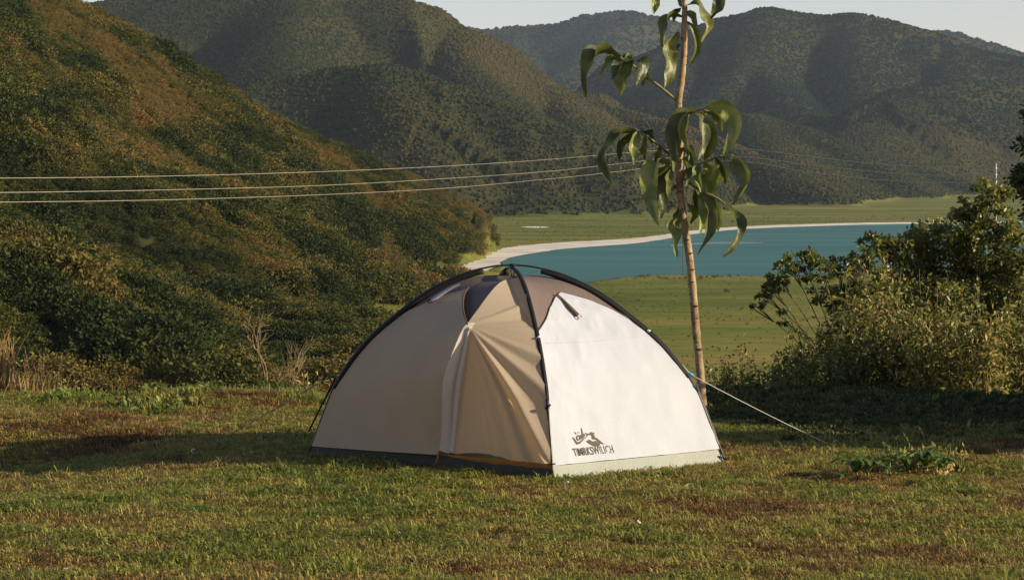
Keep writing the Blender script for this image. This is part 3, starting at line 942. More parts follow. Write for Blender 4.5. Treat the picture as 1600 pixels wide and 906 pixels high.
# roof
low_u = [0, 0.12, uSt * 0.97, uSt * 1.02, uP, uT, 1.0]
low_t = [archL[0, 1], np.interp(0.12, archL[:, 0], archL[:, 1]), tSt - 0.015, tP - 0.005, tP - 0.02, tT - 0.02, tT + 0.03]
cols = np.sort(np.concatenate([np.linspace(0, 1, 46), [uSt * 0.97, uSt * 1.02, uP, uT]]))
tt = np.interp(cols, low_u, low_t)
Tm = tt[None, :] + (1 - tt[None, :]) * np.linspace(0, 1, 30)[:, None]
Um = np.broadcast_to(cols, Tm.shape)
bl = np.clip(1 - (Tm - tP) / (tT - tP), 0, 1) * np.clip((Um - 0.05) / (uP - 0.05), 0, 1)
sheet('roof_panel', S('LN', Um, Tm, -0.004 + 0.9 * DP * bl), M_ROOF)
# door
rows = np.linspace(0, 1, 110)
half = 0.56
def Lc(s):
    a = np.clip(s / half, 0, 1); b = np.clip((s - half) / (1 - half), 0, 1)
    t = np.where(s < half, T0 + (tP - T0) * a, tP + (tT - tP) * b)
    u = np.where(s < half, seam_u(np.minimum(t, tP)), uP + (uT - uP) * b)
    return u, t
lu, ltt = Lc(rows)
ru = np.ones(len(rows)); rt = T0 + (tT + 0.03 - T0) * rows ** 1.15
cc = np.concatenate([np.linspace(0, 0.16, 17), np.linspace(0.16, 1, 80)[1:]])
Um = lu[:, None] * (1 - cc) + ru[:, None] * cc
Tm = ltt[:, None] * (1 - cc) + rt[:, None] * cc
Dm = door_D(Um, Tm)
wlow = fold_w(Tm) / FOLD * (rows[:, None] < half)
fold = np.interp(cc, [0, 0.065, 0.078, 0.115, 0.2], [1.0, 0.10, 0.55, 0.0, 0.0])
Dm = Dm + FOLD * wlow * fold[None, :]
hem = 0.02 * np.exp(-((Um - (uS0 + 0.15)) / 0.12) ** 2) * np.clip(1 - (Tm - T0) / 0.1, 0, 1)
PD = S('LN', Um, Tm + hem * 0.5, 0.004 + Dm)
kf = 9
lo = int(np.searchsorted(rows, half)) + 1
sheet('door', PD, M_DOOR)
sheet('door_lit_strip', PD[:lo, :kf + 2] + FACE_N['LN'] * 0.004, M_LITSTRIP)  # sunlit look of the fold comes from this strip's pale colour
# zip line above the pull point
zt = np.linspace(tP, tSt, 10)
tube_obj('zip', S('LN', seam_u(zt) + 0.006, zt, edge_D(zt) + 0.008), 0.005, M_STRAP, tent, 6)

# orange brown tape below the door
u = np.linspace(uS0 - 0.03, 1.0, 40)
a = S('LN', u, np.full(40, T0 + 0.004), np.full(40, -0.004) + 0.0)
dz = np.interp(u, [uS0 - 0.03, uS0 + 0.1, uS0 + 0.25, 1.0], [0.004, 0.022, 0.050, 0.062])
bt = a.copy(); bt[:, 2] -= dz; bt[:, :2] += FACE_N['LN'][None, :2] * 0.016
a[:, :2] += FACE_N['LN'][None, :2] * 0.016
sheet('door_tape', np.array([bt, a]), M_ORANGE)
# floor
fl = np.array([[*TENT_C[k], 0.012] for k in 'LNRB'])
build('groundsheet', fl, np.array([(0, 1, 2, 3)]), M_FLOOR, tent, False)

# --- poles and sleeves
def sleeve(c, t0, t1, w, h, name='pole_sleeve'):
    t = np.linspace(t0, t1, 40)
    P = pole_pt(c, t); P[:, 2] -= 0.005
    ax = (APEX - TENT_C[c]); ax = ax / np.linalg.norm(ax)
    side = np.array([-ax[1], ax[0], 0])
    T = np.gradient(P, axis=0); T /= np.linalg.norm(T, axis=1)[:, None]
    V = []
    f = np.interp(np.linspace(0, 1, 40), [0, 0.06, 0.9, 1], [0.45, 1, 1, 0.8])
    for i in range(40):
        n = np.cross(T[i], side); n *= np.sign(n[2] + 1e-9)
        for k in range(10):
            a = 2 * math.pi * k / 10
            V.append(P[i] + side * w * f[i] * math.cos(a) + n * (h * f[i] * math.sin(a) - 0.3 * h))
    Q = [(i * 10 + k, i * 10 + (k + 1) % 10, (i + 1) * 10 + (k + 1) % 10, (i + 1) * 10 + k) for i in range(39) for k in range(10)]
    Q += [(0, k, k + 1, k + 2) if False else (0, k + 1, k, k) for k in range(1, 9)]
    Q += [(390, 390 + k, 390 + k + 1, 390 + k + 1) for k in range(1, 9)]
    return build(name, np.array(V), tris_from(Q), M_BLACK, tent)
sleeve('L', 0.13, 0.86, 0.030, 0.020)
sleeve('R', 0.17, 0.86, 0.026, 0.018)
sleeve('N', 0.10, 0.97, 0.016, 0.016)
sleeve('B', 0.14, 0.86, 0.028, 0.034)
tube_obj('pole', np.concatenate([pole_pt('L', np.linspace(0, 1, 50)), pole_pt('R', np.linspace(1, 0, 50))[1:]]) + np.array([0, 0, 0.012]), 0.0065, M_POLE, tent)
tube_obj('pole', np.concatenate([pole_pt('N', np.linspace(0, 1, 50)), pole_pt('B', np.linspace(1, 0, 50))[1:]]), 0.0065, M_POLE, tent)
# crown loop that ties the poles at the top
cp = pole_pt('N', np.array([0.985]))[0]
for dx in (-0.012, 0.016):
    tube_obj('crown_tie', [cp + np.array([dx, 0, 0.016]), cp + np.array([dx * 0.8, -0.004, -0.02]), cp + np.array([dx * 0.5, 0, -0.06])], 0.006, M_STRAP, tent, 6)
tube_obj('crown_knot', [cp + np.array([-0.02, 0, 0.012]), cp + np.array([0.022, 0, 0.014])], 0.010, M_BLACK, tent)
# clips
def clip(c, t, mat=M_METAL, s=0.012):
    p = pole_pt(c, np.array([t]))[0]
    V, Q = tube([p + np.array([-s, -0.012, -s]), p + np.array([0, -0.02, 0]), p + np.array([s, -0.016, s * 0.6])], [s * 0.45, s * 0.7, s * 0.4], 6)
    build('clip', V, tris_from(Q), mat, tent)
clip('N', 0.355); clip('N', 0.125, M_BLACK, 0.016); clip('R', 0.355, M_METAL, 0.013); clip('R', 0.36, M_METAL, 0.008)

# --- vent straps
def strap(name, face, pxs, w, D, mat, buckle):
    P = np.array([S(face, *[np.array(q) for q in inv(face, *p)], np.array(D)) for p in pxs])
    P = catmull(P, 6)
    n = FACE_N[face]
    T = np.gradient(P, axis=0); T /= np.linalg.norm(T, axis=1)[:, None]
    sd = np.cross(T, n[None]); sd /= np.linalg.norm(sd, axis=1)[:, None]
    ww = np.linspace(w[0], w[1], len(P))[:, None]
    prof = [(-1, 0), (-0.5, 0.35), (0, 0.5), (0.5, 0.35), (1, 0), (0, -0.05)]
    V = np.concatenate([P[:, None] + sd[:, None] * (ww * a)[:, None] + n[None, None] * (ww * b)[:, None] for a, b in prof], 1)
    k = len(prof)
    Q = [(i * k + j, i * k + (j + 1) % k, (i + 1) * k + (j + 1) % k, (i + 1) * k + j) for i in range(len(P) - 1) for j in range(k)]
    ob = build(name, V.reshape(-1, 3), np.array(Q), mat, tent)
    e = P[-1]; tdir = T[-1]; s = sd[-1]
    r = [e + tdir * 0.012 + (tdir * math.cos(a) + s * math.sin(a)) * 0.015 + n * 0.004 for a in np.linspace(0, 2 * math.pi, 13)]
    tube_obj('buckle', r, 0.0035, buckle, ob, 6)
strap('vent_strap', 'NR', [(867, 461), (882, 476), (901, 496)], (0.006, 0.022), 0.022, M_STRAP, M_METAL)
strap('vent_strap', 'LN', [(732, 457), (712, 467), (688, 483)], (0.010, 0.024), 0.11, M_LAV, M_BLACK)

# --- print on the right wall
def print_pts(px):
    o = []
    for p in px:
        u, t = inv('NR', *p)
        o.append(S('NR', np.array(u), np.array(t), np.array(0.006 + wrinkle('NR', np.array(u), np.array(t), 0.012, 601) + 0.0035)))
    return np.array(o)
def ink(name, polys, parent):
    Vs, Ts = [], []
    for poly in polys:
        T = tessellate_polygon([[Vector((x, -y, 0)) for x, y in poly]])
        Vs.append(print_pts(poly)); Ts.append(np.array(T))
    V, T = join(list(zip(Vs, Ts)))
    return build(name, V, T, M_INK, parent, False)
def crop(ps): return [(870 + x * 0.0883, 650 + y * 0.0883) for x, y in ps]
def ring(cx, cy, rx, ry, w):
    P = []
    a = np.linspace(0, 2 * math.pi, 15)
    P = [(cx + rx * math.cos(t), cy + ry * math.sin(t)) for t in a] + [(cx + (rx - w) * math.cos(t), cy + (ry - w) * math.sin(t)) for t in a[::-1]]
    return P
ink('emblem', [crop(p) for p in [
    [(258, 385), (283, 388), (350, 468), (405, 452), (470, 400), (478, 412), (398, 496), (340, 516)],
    ring(372, 392, 42, 50, 24),
    [(418, 218), (432, 222), (452, 310), (492, 338), (470, 392), (428, 420), (405, 400), (392, 348), (432, 330)],
    [(296, 290), (318, 296), (340, 326), (322, 332)], [(358, 290), (380, 288), (372, 312), (360, 312)],
    [(482, 306), (562, 322), (588, 290), (652, 312), (640, 352), (668, 384), (640, 392), (590, 346), (548, 342), (420, 470), (392, 508), (410, 480), (524, 346)],
    [(505, 452), (560, 424), (622, 462), (676, 446), (752, 512), (730, 545), (676, 552), (636, 544), (560, 500)],
    [(600, 372), (690, 400), (770, 470), (824, 516), (790, 508), (752, 500), (676, 428), (612, 420)]]], tent)
def lettering(word, quad):
    cu = bpy.data.curves.new('lettering', 'FONT'); cu.body = word; cu.size = 1.0; cu.offset = 0.012; cu.space_character = 1.08
    tmp = bpy.data.objects.new('lettering_curve', cu); COL.objects.link(tmp)
    dg = bpy.context.evaluated_depsgraph_get()
    m0 = bpy.data.meshes.new_from_object(tmp.evaluated_get(dg))
    m0.calc_loop_triangles()
    V = np.array([v.co[:] for v in m0.vertices]); T = np.array([t.vertices[:] for t in m0.loop_triangles])
    bpy.data.objects.remove(tmp); bpy.data.curves.remove(cu); bpy.data.meshes.remove(m0)
    V[:, 0] = (V[:, 0] - V[:, 0].min()) / np.ptp(V[:, 0]); V[:, 1] = (V[:, 1] - V[:, 1].min()) / np.ptp(V[:, 1])
    tl, tr, br, bl_ = [np.array(q) for q in quad]
    # the grid of the quad on the cloth is bilinear, so only corners need the slow look-up
    C = print_pts([tl, tr, br, bl_])
    x, y = V[:, :1], V[:, 1:2]
    P = (C[3] * (1 - x) + C[2] * x) * (1 - y) + (C[0] * (1 - x) + C[1] * x) * y
    build('lettering', P, T, M_INK, tent, False)
lettering('TIMRKSWILICH', [(892.5, 701.5), (954.5, 696.5), (958.5, 708.5), (897, 713.5)])

# --- guy lines, runners, pegs
def ground(px, py):
    d = CAMZ * F / (py - YH)
    for _ in range(4):
        d = (CAMZ - float(lawn_z((px - CX) / F * d, d))) * F / (py - YH)
    return np.array([(px - CX) / F * d, d, float(lawn_z((px - CX) / F * d, d))])
def line(name, P, r, mat): return tube_obj(name, P, r, mat, tent, 6)
def peg(p, lean=(0.02, 0, 0.05), mat=M_METAL):
    p = np.array(p); l = np.array(lean)
    V, Q = tube([p - l * 1.5, p, p + l, p + l * 1.25 + np.array([0.012, 0, 0]), p + l * 1.1 + np.array([0.022, 0, -0.004])], 0.004, 6)
    build('peg', V, tris_from(Q), mat, tent)
pr = pole_pt('R', np.array([0.21]))[0] + np.array([0.02, -0.02, 0.0])
rr = W(1078, 584, 15.33); ge = ground(1300, 698) + np.array([0, 0, 0.01])
def sagline(a, b, s, n=10):
    t = np.linspace(0, 1, n)[:, None]
    return a * (1 - t) + b * t - np.array([0, 0, 1]) * s * 4 * t * (1 - t)
line('guy_line', sagline(pr, rr, 0.0, 3), 0.0032, M_CORD)
line('guy_line', sagline(rr, ge, 0.01), 0.0023, M_CORD)
tube_obj('line_runner', [rr + np.array([-0.022, 0, 0.014]), rr, rr + np.array([0.025, 0, -0.013])], [0.008, 0.013, 0.009], M_BLUE, tent)
tube_obj('line_hook', [rr + np.array([-0.034, 0, -0.008]), rr + np.array([-0.022, -0.005, -0.012]), rr + np.array([-0.012, 0, 0.0])], 0.004, M_METAL, tent, 6)
peg(ge, (0.015, 0, 0.03))
pr2 = pole_pt('R', np.array([0.155]))[0] + np.array([0.03, -0.02, -0.01])
rb = ground(1134, 724)
line('guy_line', sagline(pr2, W(1106, 645, 15.3), 0, 3), 0.004, M_DCORD); line('guy_line', sagline(W(1106, 645, 15.3), rb + np.array([0, 0, 0.01]), 0, 3), 0.004, M_DCORD)
peg(rb + np.array([0.03, -0.02, 0.01]), (0.04, 0, -0.012))
line('corner_loop', [rb + np.array([-0.05, 0.0, 0.05]), rb + np.array([0, 0, 0.03]), rb + np.array([0.04, -0.02, 0.005])], 0.005, M_BLACK)
# left side
plp = pole_pt('L', np.array([0.14]))[0] + np.array([-0.01, -0.02, 0.0])
rl = W(517, 588, 15.75); gl = ground(302, 714) + np.array([0, 0, 0.01])
line('guy_line', sagline(plp + np.array([0.06, 0, 0.09]), rl, 0, 3), 0.004, M_DCORD)
line('guy_line', sagline(rl, gl, 0.0), 0.0032, M_DCORD)
tube_obj('line_runner', [rl + np.array([-0.03, 0, -0.018]), rl, rl + np.array([0.025, 0, 0.0])], [0.006, 0.013, 0.010], M_GREEN, tent)
peg(gl, (-0.01, 0, 0.04))
lb = ground(480, 678)
line('corner_strut', [W(524, 592, 15.7), W(503, 632, 15.85), W(482, 674, 16.0)], [0.009, 0.007, 0.006], M_BLACK)
# near corner
nb = ground(866, 752)
line('corner_loop', [pole_pt('N', np.array([0.02]))[0] + np.array([-0.03, -0.01, 0.03]), pole_pt('N', np.array([0.03]))[0] + np.array([0.02, -0.025, 0.0])], 0.005, M_BLACK)
line('peg_loop', [W(881, 748, 14.33), W(882, 756, 14.2), ground(883, 764)], 0.0035, M_CORD)
peg(ground(883, 765) + np.array([0, 0, 0.004]), (0.0, 0.0, 0.04))
peg(nb + np.array([-0.02, -0.02, 0.0]), (-0.02, 0.0, 0.02))
dl = S('LN', np.array(uS0), np.array(T0), np.array(FOLD * 0.3))
line('door_loop', [dl, dl + np.array([-0.01, -0.03, -0.05]), dl + np.array([-0.03, -0.04, -0.085]), dl + np.array([-0.042, -0.04, -0.078])], 0.006, M_ORANGE)

# ================================================================== THE YOUNG TREE BEHIND THE TENT
TD = 18.9
tree = empty('young_tree', tuple(ground(1097, 640)), 'slender young tree with big drooping leaves standing behind the tent', 'tree')
TS = TD / F
def bark_col(nt):
    base = ramp(nt, [(0.3, (0.15, 0.10, 0.05)), (0.5, (0.26, 0.185, 0.095)), (0.7, (0.38, 0.30, 0.18))], noise(nt, 14, 6, 0.65, stretch=(1, 1, 0.5)))
    marks = ramp(nt, [(0.60, (1, 1, 1)), (0.68, (0.25, 0.2, 0.16))], noise(nt, 26, 3, 0.5, stretch=(0.5, 0.5, 1.6)))
    return mixrgb(nt, 0.85, base, marks, 'MULTIPLY')
M_BARK = surface('young_bark', colfn=bark_col, rough=0.85, bump=0.5, bscale=60)
M_TWIG = surface('green_twig', stops=[(0.3, (0.10, 0.11, 0.03)), (0.7, (0.20, 0.17, 0.06))], nscale=20, rough=0.7)
trunk_px = [(1099, 652), (1096.5, 610), (1093, 570), (1088, 520), (1083, 460), (1077, 400), (1069, 350), (1063, 300), (1061, 255), (1063, 205), (1060, 165), (1065, 125), (1069, 80), (1069, 45), (1070, 14), (1068, 0), (1070, -40), (1071, -90)]
P = catmull(np.array([W(x, y, TD) for x, y in trunk_px]), 8)
rr_ = np.interp(np.linspace(0, 1, len(P)), [0, 0.1, 0.55, 0.85, 1], [0.037, 0.034, 0.030, 0.022, 0.011])
ph = np.arange(len(P))
rr_ = rr_ * (1 + 0.07 * (fbm(ph * 0.6, ph * 0, 700, 2) - 0.5)) * (1 + 0.10 * (np.sin(ph * 1.9) > 0.93))
trunk = tube_obj('trunk', P, rr_, M_BARK, tree, 14)
def leaf_col(nt):
    oi = nt.nodes.new('ShaderNodeObjectInfo')
    hs = nt.nodes.new('ShaderNodeHueSaturation')
    nt.links.new(math_node(nt, 'ADD', math_node(nt, 'MULTIPLY', oi.outputs['Random'], 0.9), 0.45), hs.inputs['Value'])
    c = ramp(nt, [(0.25, (0.055, 0.082, 0.018)), (0.48, (0.115, 0.140, 0.030)), (0.64, (0.20, 0.215, 0.050)), (0.82, (0.32, 0.26, 0.08))], noise(nt, 5, 4, 0.6))
    nt.links.new(c, hs.inputs['Color'])
    return hs.outputs[0]
M_BIGLEAF = surface('drooping_leaf', colfn=leaf_col, rough=0.42, spec=0.45, transl=0.28, bump=0.4, bscale=25)
LRNG, SRNG = random.Random(5), random.Random(9)
def scar(px, py, r):
    c = W(px, py, TD)
    a0 = SRNG.uniform(-3.0, -1.9); a = np.linspace(a0, a0 + SRNG.uniform(0.9, 1.8), 7)
    tube_obj('leaf_scar', [c + np.array([r * math.cos(t) * 1.02, r * math.sin(t) * 1.02, 0.004 * math.sin(3 * t)]) for t in a], SRNG.uniform(0.003, 0.006), M_STRAP, trunk, 5)
for px, py, r in [(1075, 375, .040), (1080, 396, .040), (1082, 421, .041), (1083, 441, .041), (1087, 478, .042), (1089, 505, .043), (1093, 545, .044), (1062, 300, .037), (1066, 330, .038), (1064, 95, .029), (1068, 60, .027)]:
    scar(px, py, r)
def branch(pxs, r0, r1, dep=(0, 0)):
    n = len(pxs)
    P = catmull(np.array([W(p[0], p[1], TD + dep[0] + (dep[1] - dep[0]) * i / max(1, n - 1)) for i, p in enumerate(pxs)]), 5)
    return tube_obj('branch', P, np.linspace(r0, r1, len(P)), M_TWIG, tree, 8)
def big_leaf(pxs, w, dep, br, roll=None, yaw=None):
    """drooping blade: midrib through pxs, half width from w (photo px), folded along the rib with wavy margins"""
    k = len(pxs)
    d0, d1 = dep
    P = catmull(np.array([W(p[0], p[1], TD + d0 + (d1 - d0) * i / (k - 1)) for i, p in enumerate(pxs)]), 6)
    m = len(P)
    T = np.gradient(P, axis=0); T /= np.linalg.norm(T, axis=1)[:, None]
    yaw = LRNG.uniform(-0.9, 0.9) if yaw is None else yaw
    side0 = np.array([math.cos(yaw), math.sin(yaw), 0.15])
    hw = w * TS * 0.5 * 0.86
    V = []
    ph, wav = LRNG.uniform(0, 6), LRNG.uniform(0.12, 0.28)
    fold = LRNG.uniform(0.35, 0.95)
    for i in range(m):
        s = i / (m - 1)
        sd = side0 - T[i] * (side0 @ T[i]); sd /= np.linalg.norm(sd) + 1e-9
        nn = np.cross(T[i], sd)
        sh = (math.sin(math.pi * min(1, s * 0.94 + 0.03)) ** 0.75) * (1.15 - 0.35 * s)
        for j, c in enumerate((-1, -0.5, 0, 0.5, 1)):
            wv = hw * wav * 2 * math.sin(ph + s * 13 + (1.7 if c > 0 else 0)) * abs(c)
            V.append(P[i] + sd * hw * sh * c * 0.95 + nn * (hw * sh * abs(c) * fold + wv * sh))
    return build('leaf', np.array(V), grid_faces(m, 5), M_BIGLEAF, br)
b0 = trunk
big_leaf([(1027, -14), (1023, 8), (1021, 22)], 17, (0, -.05), trunk)
big_leaf([(1070, 12), (1066, 0), (1066, -14)], 17, (0, .05), trunk)
big_leaf([(1073, 8), (1092, 10), (1104, 38), (1096, 66)], 25, (0, -.12), trunk)
big_leaf([(1124, -20), (1123, 10), (1111, 30)], 24, (-.1, -.2), trunk)
big_leaf([(1066, 28), (1048, 28), (1040, 50), (1037, 80)], 24, (0, -.05), trunk)
big_leaf([(1060, 50), (1045, 80), (1047, 110), (1038, 138)], 30, (0, -.15), trunk)
big_leaf([(1073, 34), (1087, 52), (1089, 78), (1078, 102)], 16, (0, .1), trunk)
b1 = branch([(1058, 158), (1030, 135), (1006, 117), (986, 100), (968, 90)], 0.013, 0.007, (0, -.1))
big_leaf([(970, 91), (942, 83), (918, 104), (917, 152)], 30, (-.1, -.15), b1)
big_leaf([(990, 97), (969, 104), (957, 127)], 22, (-.1, -.2), b1)
big_leaf([(990, 99), (976, 122), (970, 150)], 26, (-.1, -.05), b1)
big_leaf([(990, 95), (1004, 102), (993, 134)], 28, (-.1, -.2), b1)
big_leaf([(988, 97), (980, 90), (970, 96)], 14, (-.1, -.05), b1)
b2 = branch([(1058, 254), (1042, 238), (1026, 225), (1010, 212), (998, 208)], 0.012, 0.007, (0, -.12))
big_leaf([(999, 208), (966, 212), (945, 246), (957, 288)], 31, (-.1, -.2), b2)
big_leaf([(997, 205), (988, 228), (990, 258)], 20, (-.1, -.25), b2)
big_leaf([(999, 206), (1012, 205), (1019, 224)], 18, (-.1, 0), b2)
big_leaf([(1030, 226), (1026, 238), (1022, 254)], 16, (-.1, 0), b2)
b3 = branch([(1061, 196), (1070, 184), (1082, 176), (1105, 168)], 0.012, 0.007, (0, -.1))
big_leaf([(1104, 168), (1133, 170), (1149, 202), (1131, 242)], 33, (-.1, -.2), b3)
big_leaf([(1088, 176), (1064, 184), (1056, 220), (1057, 250)], 34, (-.1, -.25), b3)
big_leaf([(1086, 177), (1097, 192), (1097, 225), (1091, 250)], 24, (-.1, -.2), b3)
big_leaf([(1092, 175), (1109, 205), (1107, 232), (1100, 250)], 25, (0, .1), b3)
big_leaf([(1056, 188), (1045, 208), (1039, 222)], 18, (0, -.05), trunk)
b4 = branch([(1063, 272), (1085, 260), (1110, 250), (1128, 243)], 0.012, 0.007, (0, -.1))
big_leaf([(1126, 243), (1150, 244), (1169, 284), (1147, 320)], 29, (-.1, -.2), b4)
big_leaf([(1102, 252), (1116, 274), (1110, 308)], 33, (0, .1), b4)
b5 = branch([(1061, 262), (1050, 256), (1040, 256)], 0.011, 0.008, (0, -.06))
big_leaf([(1052, 258), (1022, 256), (1016, 302), (1029, 352)], 36, (-.05, -.2), b5)
big_leaf([(1048, 260), (1031, 284), (1035, 318), (1031, 342)], 25, (-.05, -.1), b5)
big_leaf([(1060, 286), (1042, 296), (1025, 328)], 22, (0, .08), trunk)
b6 = branch([(1063, 276), (1080, 288), (1098, 300), (1118, 308), (1134, 320)], 0.012, 0.007, (0, -.1))
big_leaf([(1066, 275), (1092, 282), (1100, 306)], 26, (0, -.1), b6)
big_leaf([(1098, 300), (1116, 316), (1119, 354), (1091, 398)], 28, (-.1, -.2), b6)
big_leaf([(1132, 319), (1150, 342), (1150, 372), (1128, 401)], 23, (-.1, -.25), b6)
big_leaf([(1100, 303), (1108, 335), (1103, 378)], 24, (-.05, .05), b6)
big_leaf([(1086, 296), (1091, 318), (1089, 338)], 16, (-.05, .1), b6)
big_leaf([(1067, 330), (1049, 347), (1051, 374), (1057, 402)], 29, (0, -.15), trunk)
big_leaf([(1074, 318), (1086, 330), (1079, 350)], 15, (0, .1), trunk)
big_leaf([(1066, 232), (1078, 240), (1084, 262)], 20, (0, -.1), trunk)
big_leaf([(1062, 228), (1050, 240), (1052, 268)], 20, (0, -.2), trunk)

# further leaves inside the clusters
for br_, pts_, w_, dp_ in [(b1, [(975, 94), (955, 96), (940, 118)], 16, (-.1, .05)), (b1, [(1000, 108), (1008, 118), (1004, 136)], 14, (-.05, .05)),
        (b2, [(1008, 212), (1003, 232), (1008, 250)], 15, (-.1, .1)), (b2, [(990, 207), (972, 222), (968, 250)], 17, (-.1, .1)), (b3, [(1098, 170), (1120, 178), (1128, 205)], 20, (-.05, .15)),
        (b3, [(1078, 178), (1072, 200), (1074, 232)], 20, (-.05, -.3)), (b4, [(1118, 246), (1130, 262), (1133, 288)], 17, (-.1, .1)), (b4, [(1095, 255), (1090, 275), (1096, 296)], 18, (-.05, -.25)),
        (b5, [(1046, 257), (1030, 268), (1022, 300), (1020, 325)], 20, (0, .15)), (b5, [(1050, 262), (1042, 285), (1044, 310)], 18, (0, -.25)), (b6, [(1110, 306), (1124, 330), (1122, 362)], 17, (-.05, .12)),
        (b6, [(1092, 298), (1098, 330), (1094, 366)], 18, (0, -.25)), (trunk, [(1064, 245), (1074, 262), (1072, 290)], 18, (0, -.15)), (trunk, [(1063, 320), (1056, 336), (1060, 362)], 15, (0, .1)),
        (trunk, [(1064, 70), (1052, 86), (1053, 104)], 15, (0, .1)), (trunk, [(1072, 20), (1084, 26), (1088, 46)], 15, (0, -.1)), (trunk, [(1066, 12), (1056, 16), (1052, 34)], 15, (0, .08))]:
    big_leaf(pts_, w_, dp_, br_)

# ================================================================== SHRUBS AND WEEDS
def gen_branch(p, d, L, r, depth, rng, out, spread=0.5, up=0.15, kink=0.25, kids=(2, 3), rat=0.72):
    n = 5
    P = [np.array(p, float)]
    d = np.array(d, float)
    for i in range(n):
        d = d + kink * rng.normal(size=3) * 0.5 + np.array([0, 0, up * 0.3]); d /= np.linalg.norm(d)
        P.append(P[-1] + d * L / n)
    out.append((np.array(P), np.linspace(r, r * 0.6, n + 1), depth))
    if depth > 0:
        for _ in range(rng.integers(kids[0], kids[1] + 1)):
            s = rng.integers(2, n + 1)
            dd = d + spread * rng.normal(size=3); dd[2] += up; dd /= np.linalg.norm(dd)
            gen_branch(P[s], dd, L * rat * rng.uniform(0.8, 1.2), r * 0.6, depth - 1, rng, out, spread, up, kink, kids, rat)

def limbs_obj(name, out, mat, parent, n=6):
    parts = []
    for P, r, dp in out:
        V, Q = tube(P, r, n if dp > 0 else 4, cap=False); parts.append((V, tris_from(Q)))
    V, T = join(parts)
    return build(name, V, T, mat, parent)

M_BARKD = surface('dark_bark', stops=[(0.3, (0.05, 0.035, 0.02)), (0.7, (0.15, 0.11, 0.07))], nscale=18, rough=0.9, bump=0.5)
M_DRYTWIG = surface('pale_dry_twig', stops=[(0.3, (0.11, 0.075, 0.035)), (0.7, (0.24, 0.175, 0.09))], nscale=14, rough=0.9)
M_BUSH = leaf_mat('bush_leaves', [(0, (0.028, 0.044, 0.014)), (0.5, (0.12, 0.145, 0.032)), (0.8, (0.19, 0.20, 0.045)), (1, (0.26, 0.23, 0.055))], transl=0.45, rough=0.38, spec=0.5, vary=0.9)
M_OLIVE = leaf_mat('olive_weed_leaves', [(0, (0.050, 0.056, 0.016)), (0.4, (0.19, 0.205, 0.045)), (0.7, (0.34, 0.28, 0.075)), (1, (0.48, 0.35, 0.13))], transl=0.42, rough=0.6, vary=0.8)
M_RUST = leaf_mat('rust_leaves', [(0, (0.04, 0.03, 0.014)), (0.5, (0.11, 0.07, 0.025)), (1, (0.20, 0.09, 0.03))], transl=0.3, rough=0.7, vary=0.8)
M_GOLD = leaf_mat('golden_leaves', [(0, (0.10, 0.06, 0.02)), (0.5, (0.24, 0.13, 0.03)), (1, (0.34, 0.20, 0.05))], transl=0.35, rough=0.7, vary=0.8)
M_FRESH = leaf_mat('fresh_weed_leaves', [(0, (0.045, 0.070, 0.014)), (0.5, (0.13, 0.17, 0.030)), (1, (0.26, 0.28, 0.06))], transl=0.35, rough=0.5, vary=0.7)

def leaf_crown(name, clusters, per, size, mat, parent, seed, aspect=0.55, droop=0.25, flatten=0.75, tmean=0.5):
    rng = np.random.default_rng(seed)
    Cs, Ds, Ts = [], [], []
    for (c, r) in clusters:
        n = max(6, int(per * (r / 0.25) ** 2))
        # sub-clumps inside every cluster give light and dark tufts with gaps
        k = max(3, int(n / 26))
        cu = unit(k, rng) * (rng.uniform(0.35, 1.0, k) ** 0.6)[:, None] * r
        cu[:, 2] *= flatten
        which = rng.integers(0, k, n)
        u = unit(n, rng)
        Cs.append(np.asarray(c) + cu[which] + u * (rng.uniform(0, 1, n) ** 0.5)[:, None] * r * 0.34 * np.array([1, 1, 0.7]))
        Ds.append(u + cu[which] / r * 0.6)
        Ts.append(np.clip(tmean + rng.normal(0, 0.16, k)[which] + rng.normal(0, 0.10, n), 0, 1))
    C, D, T_ = np.concatenate(Cs), np.concatenate(Ds), np.concatenate(Ts)
    V, T = leaf_quads(C, size, rng, droop, aspect, dirs=D)
    return build(name, V, T, mat, parent, False, {'lt': lt_attr(len(C), rng), 'tint': np.repeat(T_, 2)})

def shrub(name, base, clusters_px, d, per, size, mat, label, cat, seed, stem_r=0.03, group=None, tmean=0.5, barkm=None, jit=0.35, aspect=0.55):
    rng = np.random.default_rng(seed)
    b = np.array(base, float)
    root = empty(name, tuple(b), label, cat, group)
    cl = []
    for (px, py, r) in clusters_px:
        dd = d + rng.uniform(-jit, jit)
        cl.append((W(px, py, dd), r / F * dd))
    leaf_crown('crown', cl, per, size, mat, root, seed, tmean=tmean, aspect=aspect)
    out = []
    tl = b + np.array([0, 0, 0.05])
    for c, r in cl:
        m1 = tl * 0.6 + c * 0.4 + np.array([0, 0, 0.12 * np.linalg.norm(c - tl)]) + rng.normal(0, 0.04, 3)
        P = catmull(np.array([b - np.array([0, 0, 0.1]), tl + rng.normal(0, 0.02, 3), m1, c]), 5)
        out.append((P, np.linspace(stem_r, stem_r * 0.2, len(P)), 1))
        for _ in range(4):
            e = c + unit(1, rng)[0] * r * 0.8
            out.append((catmull(np.array([m1 * 0.3 + c * 0.7, (c + e) / 2 + rng.normal(0, 0.02, 3), e]), 3), np.linspace(stem_r * 0.3, stem_r * 0.08, 7), 0))
    limbs_obj('stems', out, barkm or M_BARKD, root)
    return root

def gpt(px, d):
    x = (px - CX) / F * d
    return np.array([x, d, float(lawn_z(x, d))])

